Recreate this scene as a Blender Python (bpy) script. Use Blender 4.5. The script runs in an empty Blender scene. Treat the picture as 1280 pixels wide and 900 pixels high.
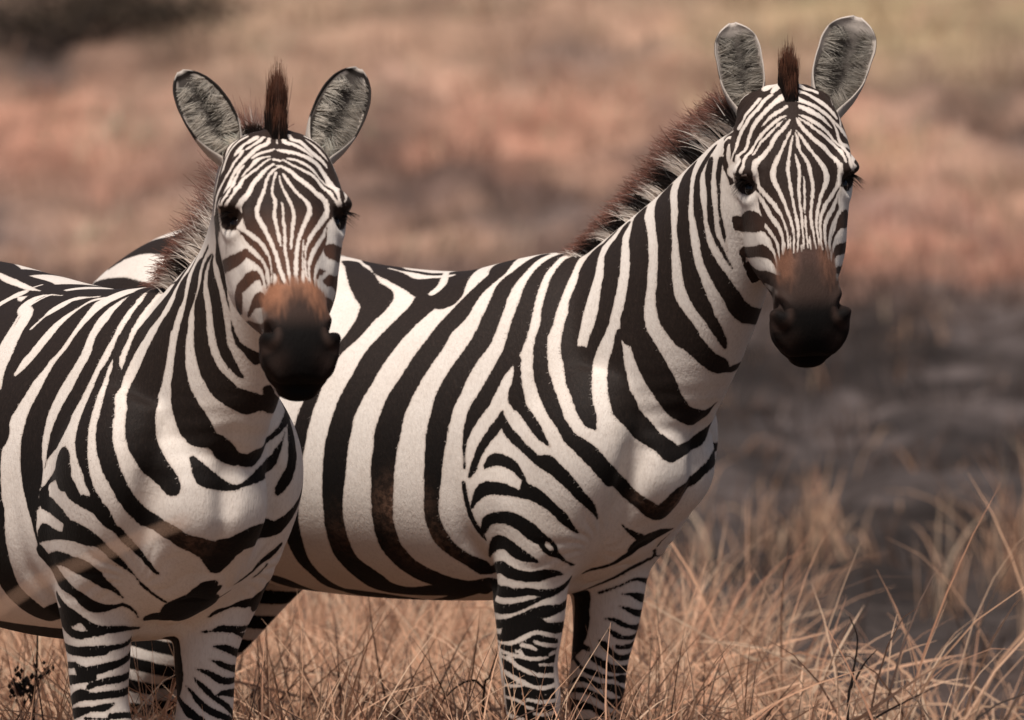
import bpy, bmesh, math, random
import numpy as np
from mathutils import Vector, Matrix, noise
from mathutils.bvhtree import BVHTree

SC = bpy.context.scene
COL = SC.collection
R = math.radians

# ------------------------------------------------------------------ camera, light, exposure
CAM_D, CAM_H, AIM_Z = 20.0, 1.9, 1.07
cam_data = bpy.data.cameras.new('camera')
cam = bpy.data.objects.new('camera', cam_data)
COL.objects.link(cam)
SC.camera = cam
cam.location = (0, -CAM_D, CAM_H)
cam.rotation_euler = (Vector((0, 0, AIM_Z)) - cam.location).to_track_quat('-Z', 'Y').to_euler()
cam_data.sensor_width = 36
cam_data.lens = 36 * math.hypot(CAM_D, CAM_H - AIM_Z) / 2.0
cam_data.clip_start, cam_data.clip_end = 0.5, 2000
cam_data.dof.use_dof = True
cam_data.dof.focus_distance = 19.25
cam_data.dof.aperture_fstop = 6.5

SUN_EL, SUN_AZ = 61.0, -24.0      # azimuth: degrees from straight behind the camera, negative = camera left
world = bpy.data.worlds.new('World')
SC.world = world
world.use_nodes = True
wt = world.node_tree
sky = wt.nodes.new('ShaderNodeTexSky')
sky.sky_type = 'NISHITA'
sky.sun_disc = False
sky.sun_elevation = R(SUN_EL)
sky.sun_rotation = R(180 + SUN_AZ)
sky.air_density, sky.dust_density = 1.0, 3.0
wt.links.new(sky.outputs[0], wt.nodes['Background'].inputs[0])
wt.nodes['Background'].inputs[1].default_value = 0.05
sun_data = bpy.data.lights.new('sun', 'SUN')
sun = bpy.data.objects.new('sun', sun_data)
COL.objects.link(sun)
sun_data.energy = 4.3
sun_data.angle = R(13)
sun_data.color = (1.0, .93, .85)
# direction towards the sun
sd_ = Vector((math.sin(R(SUN_AZ)) * math.cos(R(SUN_EL)), -math.cos(R(SUN_AZ)) * math.cos(R(SUN_EL)), math.sin(R(SUN_EL))))
sun.rotation_euler = sd_.to_track_quat('Z', 'Y').to_euler()
SC.view_settings.view_transform = 'Standard'
SC.view_settings.look = 'None'
SC.view_settings.exposure = 0.02
SC.view_settings.gamma = 1
SC.render.engine = 'CYCLES'

# ------------------------------------------------------------------ helpers
def mesh_obj(name, verts, faces, mat=None, parent=None, smooth=True):
    me = bpy.data.meshes.new(name)
    me.from_pydata([tuple(v) for v in verts], [], [tuple(f) for f in faces])
    if smooth:
        me.polygons.foreach_set('use_smooth', [True] * len(me.polygons))
    me.update()
    o = bpy.data.objects.new(name, me)
    COL.objects.link(o)
    if mat: me.materials.append(mat)
    if parent: o.parent = parent
    return o

def tag(o, label=None, cat=None, group=None, kind=None):
    if label: o['label'] = label
    if cat: o['category'] = cat
    if group: o['group'] = group
    if kind: o['kind'] = kind
    return o

def verts_np(me):
    a = np.empty(len(me.vertices) * 3, np.float32)
    me.vertices.foreach_get('co', a)
    return a.reshape(-1, 3)

def normals_np(me):
    a = np.empty(len(me.vertices) * 3, np.float32)
    me.vertices.foreach_get('normal', a)
    return a.reshape(-1, 3)

def cr(P, n):
    """Catmull-Rom through rows of P, n samples per span"""
    P = np.asarray(P, float)
    Q = np.vstack([2 * P[0] - P[1], P, 2 * P[-1] - P[-2]])
    out = []
    for i in range(1, len(Q) - 2):
        p0, p1, p2, p3 = Q[i - 1], Q[i], Q[i + 1], Q[i + 2]
        for k in range(n):
            t = k / n
            out.append(.5 * (2 * p1 + (p2 - p0) * t + (2 * p0 - 5 * p1 + 4 * p2 - p3) * t * t + (3 * p1 - p0 - 3 * p2 + p3) * t ** 3))
    out.append(Q[-2])
    return np.array(out)

class Parts:
    """collects closed lofts that are fused into one skin afterwards"""
    def __init__(s): s.v, s.f, s.n = [], [], 0
    def add(s, V, F):
        s.v.append(np.asarray(V, float)); s.f += [tuple(i + s.n for i in f) for f in F]; s.n += len(V)
    def rings(s, rings):
        m, k = len(rings), len(rings[0])
        V = np.vstack(list(rings) + [rings[0].mean(0)[None], rings[-1].mean(0)[None]])
        F = []
        for i in range(m - 1):
            for j in range(k):
                j2 = (j + 1) % k
                F.append((i * k + j, i * k + j2, (i + 1) * k + j2, (i + 1) * k + j))
        a, b = m * k, m * k + 1
        for j in range(k):
            j2 = (j + 1) % k
            F.append((j2, j, a)); F.append(((m - 1) * k + j, (m - 1) * k + j2, b))
        c = V.mean(0); vol = sum(np.dot(V[f[0]] - c, np.cross(V[f[1]] - c, V[f[2]] - c)) for f in F)
        s.add(V, F if vol > 0 else [f[::-1] for f in F])
    def tube(s, st, n=6, k=28):
        """st rows: x, y, z, r1 (lateral/first axis), r2 (second axis); circular-ish limb"""
        S = cr(st, n)
        C = S[:, :3]
        T = np.gradient(C, axis=0); T /= np.linalg.norm(T, axis=1)[:, None]
        ph = np.linspace(0, 2 * math.pi, k, endpoint=False)
        rg = []
        for c, t, row in zip(C, T, S):
            e1 = np.array([0, 1, 0]) - t * t[1]; e1 /= np.linalg.norm(e1)   # lateral
            e2 = np.cross(t, e1)
            rg.append(c + np.outer(np.cos(ph) * row[3], e1) + np.outer(np.sin(ph) * row[4], e2))
        s.rings(rg)
    def ball(s, c, r, M=None, k=24):
        ph = np.linspace(0, 2 * math.pi, k, endpoint=False)
        rg = []
        for th in np.linspace(.05, math.pi - .05, k // 2):
            p = np.stack([np.sin(th) * np.cos(ph) * r[0], np.sin(th) * np.sin(ph) * r[1], np.full(k, np.cos(th) * r[2])], 1)
            if M is not None: p = p @ np.asarray(M).T
            rg.append(p + np.asarray(c))
        s.rings(rg)

def fuse(parts, voxel):
    """one continuous skin out of overlapping lofts"""
    me = bpy.data.meshes.new('skin')
    V = np.vstack(parts.v)
    me.from_pydata(V.tolist(), [], parts.f)
    o = bpy.data.objects.new('skin', me)
    COL.objects.link(o)
    m = o.modifiers.new('r', 'REMESH'); m.mode = 'VOXEL'; m.voxel_size = voxel; m.adaptivity = 0
    dg = bpy.context.evaluated_depsgraph_get()
    me2 = bpy.data.meshes.new_from_object(o.evaluated_get(dg))
    bpy.data.objects.remove(o); bpy.data.meshes.remove(me)
    return me2

def laplace(me, iters, weight=None, lam=.5):
    co = verts_np(me).astype(np.float64)
    e = np.empty(len(me.edges) * 2, np.int32); me.edges.foreach_get('vertices', e); e = e.reshape(-1, 2)
    n = len(co)
    deg = np.bincount(e.ravel(), minlength=n).astype(float)[:, None]
    w = 1.0 if weight is None else weight[:, None]
    for it in range(iters):
        s = np.stack([np.bincount(e[:, 0], co[e[:, 1], k], n) + np.bincount(e[:, 1], co[e[:, 0], k], n) for k in range(3)], 1)
        co += lam * w * (s / deg - co)
    me.vertices.foreach_set('co', co.astype(np.float32).ravel()); me.update()

# ------------------------------------------------------------------ zebra shape
TRUNK = [  # x forward, top z, bottom z, half width, height of the widest line (0..1)
    (-1.26, .98, .86, .05, .5), (-1.22, 1.11, .76, .13, .5), (-1.12, 1.215, .68, .21, .5), (-.98, 1.275, .645, .255, .5), (-.82, 1.285, .62, .275, .47),
    (-.62, 1.262, .597, .295, .45), (-.42, 1.243, .588, .305, .45), (-.24, 1.240, .590, .295, .45), (-.10, 1.268, .598, .265, .43),
    (0.0, 1.28, .61, .230, .40), (.10, 1.25, .645, .200, .42), (.18, 1.16, .695, .165, .44), (.245, 1.06, .755, .122, .47), (.295, .97, .80, .09, .5), (.32, .92, .84, .04, .5)]

def trunk_rings(Z, k=56):
    S = cr(TRUNK, 5)
    S[:, 1] += Z['croup'] * np.exp(-((S[:, 0] + .85) / .22) ** 2)
    S[:, 2] -= Z['belly']
    S[:, 1] -= Z['wither'] * np.exp(-((S[:, 0] + .03) / .15) ** 2)
    rg = []
    ph = np.linspace(0, 2 * math.pi, k, endpoint=False)
    for x, zt, zb, hw, hm in S:
        zm = zb + (zt - zb) * hm
        c, s = np.cos(ph), np.sin(ph)
        y = hw * np.sign(c) * np.abs(c) ** .92
        up = np.where(s > 0, (zt - zm) * np.abs(s) ** .95, -(zm - zb) * np.abs(s) ** .9)
        # withers and croup are narrower near the spine
        y = y * np.where(s > 0, 1 - .10 * s ** 2, 1)
        rg.append(np.stack([np.full(k, x), y, zm + up], 1))
    return rg

def head_matrix(h):
    """columns u (image right when the face looks at you), v (down the face), w (out of the face) in root space"""
    a, b, g = R(h['pitch']), R(h['yaw']), R(h['roll'])
    u = Vector((1, 0, 0)); v = Vector((0, -math.sin(a), -math.cos(a))); w = Vector((0, -math.cos(a), math.sin(a)))
    M = Matrix.Rotation(b, 3, 'Z')
    G = Matrix.Rotation(g, 3, 'Y')
    return G @ M @ Matrix((u, v, w)).transposed()

# v, front w, front half width (at front), side half width, w of side, back half width, back w
HEAD = [
    (-.012, -.050, .020, .040, -.075, .020, -.105),
    (.010, -.028, .042, .068, -.080, .045, -.135),
    (.050, -.008, .058, .096, -.085, .066, -.165),
    (.100, .002, .066, .110, -.082, .072, -.195),
    (.150, .006, .070, .113, -.080, .070, -.225),
    (.190, .006, .069, .108, -.085, .066, -.242),
    (.230, .003, .062, .104, -.100, .074, -.245),
    (.270, .000, .054, .100, -.112, .076, -.236),
    (.310, -.002, .047, .094, -.112, .072, -.212),
    (.350, -.004, .043, .081, -.106, .061, -.184),
    (.390, -.005, .041, .065, -.084, .046, -.156),
    (.425, -.005, .046, .062, -.065, .036, -.140),
    (.460, -.008, .054, .072, -.064, .042, -.138),
    (.490, -.018, .053, .074, -.068, .044, -.138),
    (.515, -.034, .044, .064, -.074, .040, -.132),
    (.535, -.056, .026, .042, -.084, .028, -.118)]

def head_rings(wide=1.0, mz=1.0, k=48):
    S = cr(HEAD, 5)
    S[:, [2, 3, 5]] *= (1 - (1 - mz) * np.clip((S[:, 0] - .22) / .16, 0, 1))[:, None]
    S[:, [2, 3, 5]] *= (1 + (wide - 1) * np.clip((.27 - S[:, 0]) / .08, 0, 1))[:, None]
    rg = []
    for v, fw, fu, su, sw, bu, bw in S:
        ctrl = np.array([(0, fw), (fu * .6, fw - .06 * fu), (fu, fw - .30 * fu), ((fu + su) / 2 + .010, fw * .5 + sw * .5), (su, sw), (su * .96, sw * .6 + bw * .4), (bu, bw + .25 * bu), (bu * .5, bw + .03 * bu), (0, bw)])
        half = cr(ctrl, 4)
        full = np.vstack([half, half[-2:0:-1] * [-1, 1]])
        rg.append(np.stack([full[:, 0], np.full(len(full), v), full[:, 1]], 1))
    return rg

def neck_rings(st, k=48):
    """st rows: x,y,z, up half, down half, half width; the up direction is dorsal"""
    S = cr(st, 6)
    C = S[:, :3]
    T = np.gradient(C, axis=0); T /= np.linalg.norm(T, axis=1)[:, None]
    ph = np.linspace(0, 2 * math.pi, k, endpoint=False)
    rg = []
    for c, t, row in zip(C, T, S):
        lat = np.cross([0, 0, 1.], t); lat /= np.linalg.norm(lat)
        up = np.cross(t, lat)
        cs, sn = np.cos(ph), np.sin(ph)
        wv = row[5] * np.sign(cs) * np.abs(cs) ** .95
        wv = wv * np.where(sn > 0, 1 - .35 * sn ** 2, 1 - .05 * sn ** 2)
        h = np.where(sn > 0, row[3] * sn, row[4] * sn)
        rg.append(c + np.outer(wv, lat) + np.outer(h, up))
    return rg, C, T

def build_skin(Z, voxel=.005):
    P = Parts()
    P.rings(trunk_rings(Z))
    rg, _, _ = neck_rings(Z['neck'])
    P.rings(rg)
    H = np.array(head_matrix(Z['head'])); ho = np.array(Z['head']['at'])
    def hw(p): return np.asarray(p) @ H.T + ho
    P.rings([hw(r) for r in head_rings(Z['head']['wide'], Z['head']['mz'])])
    for s in (-1, 1):
        P.ball(hw((s * .088, .165, -.040)), (.026, .034, .030), H)          # brow
        P.ball(hw((s * .0495 * Z['head']['mz'], .466, -.040)), (.0245, .030, .028), H)          # nostril flare
        P.ball(hw((s * .066, .235, -.150)), (.034, .085, .070), H)          # jaw muscle
        P.ball(hw((s * .062, .030, -.090)), (.034, .040, .034), H)          # ear root
    P.ball(hw((0, .520, -.118)), (.040, .026, .026), H)                     # chin
    for leg in Z['legs']:
        P.tube(leg)
    me = fuse(P, voxel)
    return me, H, ho

EAR = [(0, .020, 150), (.10, .028, 140), (.22, .040, 118), (.38, .050, 95), (.55, .0535, 82), (.72, .050, 72), (.86, .040, 62), (.94, .028, 50), (.98, .016, 44), (1.0, .005, 40)]
def ear_surface(base, axis, face, L, wide, H, ho, round=0, thick=.0045, ns=40, nt=31):
    """cupped ear; returns inner grid, outer grid (ns x nt x 3) in root space plus the along / across parameters"""
    ax = np.array(axis, float); ax /= np.linalg.norm(ax)
    op = np.array(face, float); op -= ax * op.dot(ax); op /= np.linalg.norm(op)
    la = np.cross(ax, op)
    S = np.linspace(0, 1, ns); T = np.linspace(-1, 1, nt)
    E = np.array(EAR)
    hw = np.interp(S, E[:, 0], E[:, 1]) * wide * (1 + .22 * round * np.clip((S - .6) / .3, 0, 1)); A = np.radians(np.interp(S, E[:, 0], E[:, 2]))
    # smooth the profiles
    for _ in range(3):
        hw[1:-1] = (hw[:-2] + 2 * hw[1:-1] + hw[2:]) / 4; A[1:-1] = (A[:-2] + 2 * A[1:-1] + A[2:]) / 4
    inner = np.zeros((ns, nt, 3)); outer = np.zeros((ns, nt, 3))
    for i, s in enumerate(S):
        r = hw[i] / math.sin(min(A[i], math.pi / 2))
        c = np.array(base) + ax * L * s + op * (.014 * math.sin(s * 2.6) - .006 * s)
        for j, t in enumerate(T):
            f = A[i] * t
            nrm = la * math.sin(f) - op * math.cos(f)
            p = c + la * r * math.sin(f) + op * r * (math.cos(A[i]) - math.cos(f)) * (.85 if s < .3 else .85 - .15 * (s - .3))
            e = thick * (1 - .5 * abs(t) ** 6)
            inner[i, j] = p; outer[i, j] = p + nrm * e + ax * (.004 * max(0, s - .9) * 10)
    f = lambda g: g @ H.T + ho
    return f(inner), f(outer), la @ H.T, op @ H.T, ax @ H.T

def add_ear(P, inner, outer):
    ns, nt, _ = inner.shape
    V = np.vstack([inner.reshape(-1, 3), outer.reshape(-1, 3)]); o = ns * nt
    F = []
    for i in range(ns - 1):
        for j in range(nt - 1):
            a, b, c, d = i * nt + j, i * nt + j + 1, (i + 1) * nt + j + 1, (i + 1) * nt + j
            F += [(a, d, c, b), (o + a, o + b, o + c, o + d)]
        for j in (0, nt - 1):
            a, d = i * nt + j, (i + 1) * nt + j
            F.append((a, o + a, o + d, d) if j == 0 else (a, d, o + d, o + a))
    for j in range(nt - 1):
        a, b = (ns - 1) * nt + j, (ns - 1) * nt + j + 1
        F.append((a, o + a, o + b, b))
        a, b = j, j + 1
        F.append((a, b, o + b, o + a))
    P.add(V, F)

# ------------------------------------------------------------------ zebra: skin, markings, hair
HD = np.array(HEAD)
def head_zone(hv):
    v, u, w = hv[:, 1], np.abs(hv[:, 0]), hv[:, 2]
    wb = np.interp(v, HD[:, 0], HD[:, 6]) - .008
    su = np.interp(v, HD[:, 0], HD[:, 3]) * 1.08 + .012
    bu = np.interp(v, HD[:, 0], HD[:, 5]) * 1.08 + .012
    k = np.clip((w - wb) / (np.interp(v, HD[:, 0], HD[:, 4]) - wb), 0, 1)
    return (v > -.02) & (v < .60) & (w > wb) & (u < bu + (su - bu) * k)

EYES = (.094, .198, -.046)
def sculpt(me, H, ho, Z):
    wd = Z['head']['wide']
    C = verts_np(me).astype(np.float64); N = normals_np(me).astype(np.float64)
    hv = (C - ho) @ H
    d = np.zeros(len(C))
    for s in (-1, 1):
        e = np.array([s * EYES[0] * wd, EYES[1], EYES[2]])
        r = np.linalg.norm((hv - e) * [1, 1, 1], axis=1)
        d -= .013 * np.exp(-(r / .018) ** 2)
        d += .0045 * np.exp(-((r - .031) / .009) ** 2)
        b = np.linalg.norm((hv - (e + [-s * .008, -.026, .010])) / [1.6, .8, 1.2], axis=1)
        d += .012 * np.exp(-(b / .020) ** 2)
        # temple hollow, cheek crest, nostril, mouth corner
        d -= .006 * np.exp(-(np.linalg.norm(hv - [s * .085, .110, -.03], axis=1) / .03) ** 2)
        d += .005 * np.exp(-(np.linalg.norm((hv - [s * .072, .285, -.055]) / [1, 2.2, 1], axis=1) / .018) ** 2)
        d -= .005 * np.exp(-(np.linalg.norm((hv - [s * .058, .345, -.050]) / [1, 2.0, 1.3], axis=1) / .024) ** 2)
        q = hv - [s * .060, .452, -.036]
        al = q[:, 1] * .85 + s * q[:, 0] * -.5; ac = q[:, 1] * .5 * s + q[:, 0] * .85
        d -= .022 * np.exp(-(al / .018) ** 2 - (ac / .0075) ** 2 - (q[:, 2] / .04) ** 2)
        d += .006 * np.exp(-(al / .020) ** 2 - ((ac - .016) / .007) ** 2 - (q[:, 2] / .04) ** 2)
        d += .005 * np.exp(-(al / .022) ** 2 - ((ac + .015) / .008) ** 2 - (q[:, 2] / .04) ** 2)
    # mouth line
    mz = hv[:, 2] + .095 - .10 * (hv[:, 1] - .515)
    d -= .009 * np.exp(-(mz / .006) ** 2) * np.clip((hv[:, 1] - .40) / .04, 0, 1) * head_zone(hv)
    # elbow crease, breast furrow, flank
    for s in (-1, 1):
        L = np.array([(-.075, s * .24, .96), (-.085, s * .235, .84), (-.07, s * .21, .72), (-.05, s * .17, .64)])
        r = np.full(len(C), 9.)
        for a, b in zip(L[:-1], L[1:]):
            t = np.clip(((C - a) @ (b - a)) / ((b - a) @ (b - a)), 0, 1)
            r = np.minimum(r, np.linalg.norm(C - a - t[:, None] * (b - a), axis=1))
        d -= .015 * np.exp(-(r / .022) ** 2) * sstep(-C[:, 2], -.97, -.80)
        L = np.array([(.275, s * .125, .90), (.235, s * .115, .82), (.16, s * .085, .73), (.10, s * .05, .655), (.06, s * .03, .62)])
        r = np.full(len(C), 9.)
        for a, b in zip(L[:-1], L[1:]):
            t = np.clip(((C - a) @ (b - a)) / ((b - a) @ (b - a)), 0, 1)
            r = np.minimum(r, np.linalg.norm(C - a - t[:, None] * (b - a), axis=1))
        d -= .017 * np.exp(-(r / .026) ** 2)
        for (c, sg, am) in (((.02, s * .21, .80), (.05, .06, .07), .010), ((.10, s * .19, 1.0), (.09, .10, .16), .007), ((.03, s * .20, .66), (.05, .06, .05), .006), ((.24, s * .075, .86), (.06, .05, .10), .012)):
            d += am * np.exp(-(((C - c) / sg) ** 2).sum(1))
    # skin folds fanning out of the armpits
    for s in (-1, 1):
        q = C - [.13, s * .095, .70]
        rr = np.linalg.norm(q, axis=1); th = np.arctan2(q[:, 2], q[:, 0] * .6 - s * q[:, 1])
        d += .0036 * (np.abs(np.sin(th * 8 + 1.6 * np.sin(rr * 40))) ** .6 - .7) * np.exp(-((rr - .085) / .05) ** 2) * (q[:, 2] > -.03)
    q = C - [.30, 0, .98]; rr = np.linalg.norm(q * [1, .8, 1.4], axis=1)
    d += .0010 * np.sin(C[:, 2] * 170 + 18 * np.abs(C[:, 1])) * np.exp(-(rr / .11) ** 2)
    d -= .016 * np.exp(-(C[:, 1] / .022) ** 2 - ((C[:, 0] - .30) / .08) ** 2 - ((C[:, 2] - .86) / .14) ** 2)
    C += N * d[:, None]
    me.vertices.foreach_set('co', C.astype(np.float32).ravel()); me.update()

def seg_sdf(P, line):
    """min over a chain of tapered capsules; P (m,3), line (n,4)"""
    best = np.full(len(P), 9., np.float32)
    for a, b in zip(line[:-1], line[1:]):
        ab = b[:3] - a[:3]; L2 = float(ab @ ab) + 1e-12
        t = np.clip(((P - a[:3]) @ ab) / L2, 0, 1)
        q = P - a[:3] - t[:, None] * ab
        dd = np.sqrt((q * q).sum(1)) - (a[3] + (b[3] - a[3]) * t)
        np.minimum(best, dd, out=best)
    return best

def poly_sdf(P, poly):
    d = np.full(len(P), 9.); inside = np.zeros(len(P), bool)
    for (x0, y0), (x1, y1) in zip(poly, np.roll(poly, -1, 0)):
        e = np.array([x1 - x0, y1 - y0]); w = P - [x0, y0]
        t = np.clip(w @ e / (e @ e), 0, 1)
        d = np.minimum(d, np.linalg.norm(w - t[:, None] * e, axis=1))
        c = ((y0 <= P[:, 1]) & (P[:, 1] < y1)) | ((y1 <= P[:, 1]) & (P[:, 1] < y0))
        xi = x0 + (P[:, 1] - y0) / (y1 - y0 + 1e-12) * (x1 - x0)
        inside ^= c & (P[:, 0] < xi)
    return np.where(inside, -d, d)

def densify(line, bvh, step=.012):
    L = np.array(line, float)
    if len(L) == 1: L = np.vstack([L, L + 1e-4])
    if len(L) > 2:
        n = max(1, int(np.ceil(np.linalg.norm(np.diff(L[:, :3], axis=0), axis=1).max() / step)))
        n = min(n, 8)
        L = cr(L, n); L[:, 3] = np.clip(L[:, 3], .0008, None)
    else:
        n = max(2, int(np.linalg.norm(L[1, :3] - L[0, :3]) / step) + 1)
        L = np.array([L[0] + (L[1] - L[0]) * k / n for k in range(n + 1)])
    for p in L:
        h = bvh.find_nearest(Vector(p[:3]), .06)
        if h[0] is not None: p[:3] = h[0]
    keep = [0]
    for i in range(1, len(L)):
        if np.linalg.norm(L[i, :3] - L[keep[-1], :3]) > .006 or i == len(L) - 1: keep.append(i)
    return L[keep].astype(np.float32)

def run_over(L, bvh, vd, reach=.038):
    """a stripe that reaches the turn of the body goes on round it"""
    out = [L]
    for end in (0, -1):
        p = L[end]
        if len(L) < 3 or p[3] < .0025: continue
        h = bvh.find_nearest(Vector(p[:3]), .05)
        if h[0] is None or float(np.dot(np.array(h[1]), vd)) > (.72 if p[2] < .70 else .40): continue
        q = L[2] if end == 0 else L[-3]
        d = p[:3] - q[:3]; n = np.linalg.norm(d)
        if n < 1e-5: continue
        d /= n; ext = []; cur = p.copy()
        nr = np.array(h[1])
        for k in range(4):
            d = d - nr * d.dot(nr); d /= np.linalg.norm(d) + 1e-9
            cur = cur.copy(); cur[:3] += d * reach / 4
            hh = bvh.find_nearest(Vector(cur[:3]), .05)
            if hh[0] is None: break
            cur[:3] = hh[0]; nr = np.array(hh[1]); ext.append(cur)
        if ext: out.insert(0, np.array(ext[::-1])) if end == 0 else out.append(np.array(ext))
    return np.vstack(out).astype(np.float32)

def zone_bvhs(me, H, ho):
    C = verts_np(me).astype(float)
    hz = head_zone((C - ho) @ H)
    t = [tuple(p.vertices) for p in me.polygons]
    vs = [Vector(c) for c in C]
    fh = [f for f in t if all(hz[i] for i in f)]; fb = [f for f in t if not all(hz[i] for i in f)]
    return BVHTree.FromPolygons(vs, fb), BVHTree.FromPolygons(vs, fh), hz

def mark(me, H, ho, Z, ops):
    """signed distance to the edge of the dark stripes, per vertex"""
    C = verts_np(me); N = normals_np(me)
    hv = (C - ho) @ H
    bb, bh, hz = zone_bvhs(me, H, ho)
    ps = R(Z['psi']); vd = np.array([math.sin(ps), -math.cos(ps), .04], np.float32)
    # the far side repeats the near side, mirrored in the middle plane of trunk and neck, legs front to back
    Q = C.copy()
    hid = ~hz & ((N @ vd) < -.12)
    S = np.array(Z['neck'])
    yc = np.interp(C[:, 0] , S[:, 0], S[:, 1]); yc[C[:, 2] < 1.1] = 0
    leg = (C[:, 2] < .70)
    m = hid & ~leg
    Q[m, 1] = 2 * yc[m] - Q[m, 1]
    for lg in Z['legs']:
        A = np.array(lg)[:, :3]
        cx = np.interp(-C[:, 2], -A[:, 2], A[:, 0]); cy = np.interp(-C[:, 2], -A[:, 2], A[:, 1])
        rel = np.stack([C[:, 0] - cx, C[:, 1] - cy], 1)
        k = hid & leg & (np.hypot(rel[:, 0], rel[:, 1]) < .14)
        dd = rel @ vd[:2]
        Q[k, :2] = C[k, :2] - 2 * dd[k, None] * vd[:2]
        for i in np.nonzero(k)[0]:
            h = bb.find_nearest(Vector(Q[i]), .08)
            if h[0] is not None: Q[i] = h[0]
    sd = np.full(len(C), .05, np.float32)
    wob = .02 * np.sin(C[:, 0] * 17 + C[:, 2] * 9) + .012 * np.sin(C[:, 1] * 31 + C[:, 2] * 23)
    # parts nobody traced: hind quarters, hind legs, shanks
    f1 = .022 * np.cos(2 * np.pi * (C[:, 0] * (.9 - .5 * (C[:, 2] - .6)) + .55 * C[:, 2] * np.clip((-.5 - C[:, 0]) * 2, 0, 1) + wob) / .135)
    k = (C[:, 0] < Z['far_x']) & (C[:, 2] > .66); sd[k] = f1[k]
    f2 = .009 * np.cos(2 * np.pi * (C[:, 2] + .25 * wob + .12 * (C[:, 0] + 1.0) * (C[:, 0] < -.5)) / .052) - .001
    k = ((C[:, 0] < -.72) & (C[:, 2] < .70)) | (C[:, 2] < .375); sd[k] = f2[k]
    hoof = C[:, 2] < .05; sd[hoof] = -.03
    k = hz & (hv[:, 1] < .185) & (hv[:, 2] > -.125); sd[k] = np.minimum(sd[k], -.004)
    k &= (hv[:, 2] < -.030) & (np.abs(hv[:, 0]) > .05)
    t = hv[:, 2] + .25 * hv[:, 1] + .004 * np.sin(hv[:, 1] * 60)
    sd[k] = (.0045 * np.cos(2 * np.pi * t / .019) - .0012)[k]
    for kind, zone, line in ops:
        if kind == 'P':
            idx = np.nonzero(hz & (hv[:, 2] > -.15))[0]
            sd[idx] = np.minimum(sd[idx], poly_sdf(hv[idx][:, :2], np.array(line)))
            continue
        L = densify(line, bh if zone == 'h' else bb)
        L = run_over(L, bh if zone == 'h' else bb, vd)
        lo = (L[:, :3] - L[:, 3:]).min(0) - .02; hi = (L[:, :3] + L[:, 3:]).max(0) + .02
        zm = hz if zone == 'h' else ~hz
        idx = np.nonzero(zm & (Q > lo).all(1) & (Q < hi).all(1))[0]
        if not len(idx): continue
        d = seg_sdf(Q[idx], L)
        sd[idx] = np.minimum(sd[idx], d) if kind == 'K' else np.maximum(sd[idx], -d)
    wd = Z['head']['wide']
    for s in (-1, 1):
        e = np.array([s * EYES[0] * wd, EYES[1], EYES[2]])
        q = hv - e
        al = (-s * q[:, 0] * .9 + q[:, 1] * .75 - s * q[:, 2] * 0) / 1.17; ac = (s * q[:, 0] * .75 + q[:, 1] * .9) / 1.17
        dd = (np.sqrt((al / .0275) ** 2 + (ac / .0135) ** 2 + (q[:, 2] / .034) ** 2) - 1) * .015
        sd = np.minimum(sd, dd.astype(np.float32))
    return sd, hv, hz

def fattr(me, name, a):
    at = me.attributes.new(name, 'FLOAT', 'POINT')
    at.data.foreach_set('value', np.ascontiguousarray(a, np.float32))

def sstep(x, a, b):
    t = np.clip((x - a) / (b - a), 0, 1)
    return t * t * (3 - 2 * t)

def build_body(Z, voxel, fine=True):
    me, H, ho = build_skin(Z, voxel)
    C = verts_np(me).astype(float); hv = (C - ho) @ H
    wt_ = np.where(head_zone(hv), .10, 1.0)
    it = int(30 * (.006 / voxel) ** 1.5)
    laplace(me, it, wt_)
    sculpt(me, H, ho, Z)
    laplace(me, 2)
    if fine:   # a finer net where the face lines are thin
        bm = bmesh.new(); bm.from_mesh(me)
        C = verts_np(me).astype(float); hv = (C - ho) @ H
        ok = head_zone(hv) & (hv[:, 2] > -.17) & (hv[:, 1] < .47)
        fs = [f for f in bm.faces if all(ok[v.index] for v in f.verts)]
        es = list({e for f in fs for e in f.edges})
        bmesh.ops.subdivide_edges(bm, edges=es, cuts=1, use_grid_fill=True, smooth=0)
        bm.to_mesh(me); bm.free()
    me.polygons.foreach_set('use_smooth', [True] * len(me.polygons)); me.update()
    return me, H, ho
# root space: x forward along the body, y to the animal's left, z up (metres)
def front_leg(s, foot=0, b=.115):
    return [(.13, s*.10, 1.04, .07, .12), (.12, s*.145, .92, .085, .135), (.06, s*.144, .79, .077, .120), (.015, s*.130, .68, .066, .092),
            (.01, s*(b+.011), .57, .058, .074), (.012+foot*.2, s*(b+.01), .48, .053, .060), (.018 + foot*.3, s*b, .41, .054, .058), (.015 + foot*.4, s*b, .35, .042, .047),
            (.01 + foot*.6, s*b, .25, .030, .036), (.01 + foot*.8, s*b, .14, .036, .042), (.03 + foot, s*b, .085, .034, .040), (.05 + foot, s*b, .05, .045, .052), (.06 + foot, s*b, .0, .052, .062)]
def hind_leg(s, dx=0, b=.13, sx=0):
    k = b / .13
    return [(x + sx, *q) for x, *q in [(-.92, s*.12, 1.02, .10, .26), (-.88, s*.155, .88, .11, .27), (-.86 + dx*.3, s*.140*(.6+.4*k), .74, .085, .215), (-.89 + dx*.5, s*.135*(.5+.5*k), .63, .065, .165), (-.93 + dx*.8, s*.14*k, .52, .050, .110), (-1.01 + dx, s*.14*k, .45, .045, .068),
            (-1.05 + dx, s*.13*k, .38, .042, .054), (-1.04 + dx, s*.125*k, .30, .033, .040), (-1.02 + dx, s*.12*k, .16, .036, .042), (-1.00 + dx, s*.12*k, .09, .034, .040), (-.98 + dx, s*.12*k, .05, .046, .052), (-.97 + dx, s*.12*k, 0, .052, .062)]]
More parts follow.
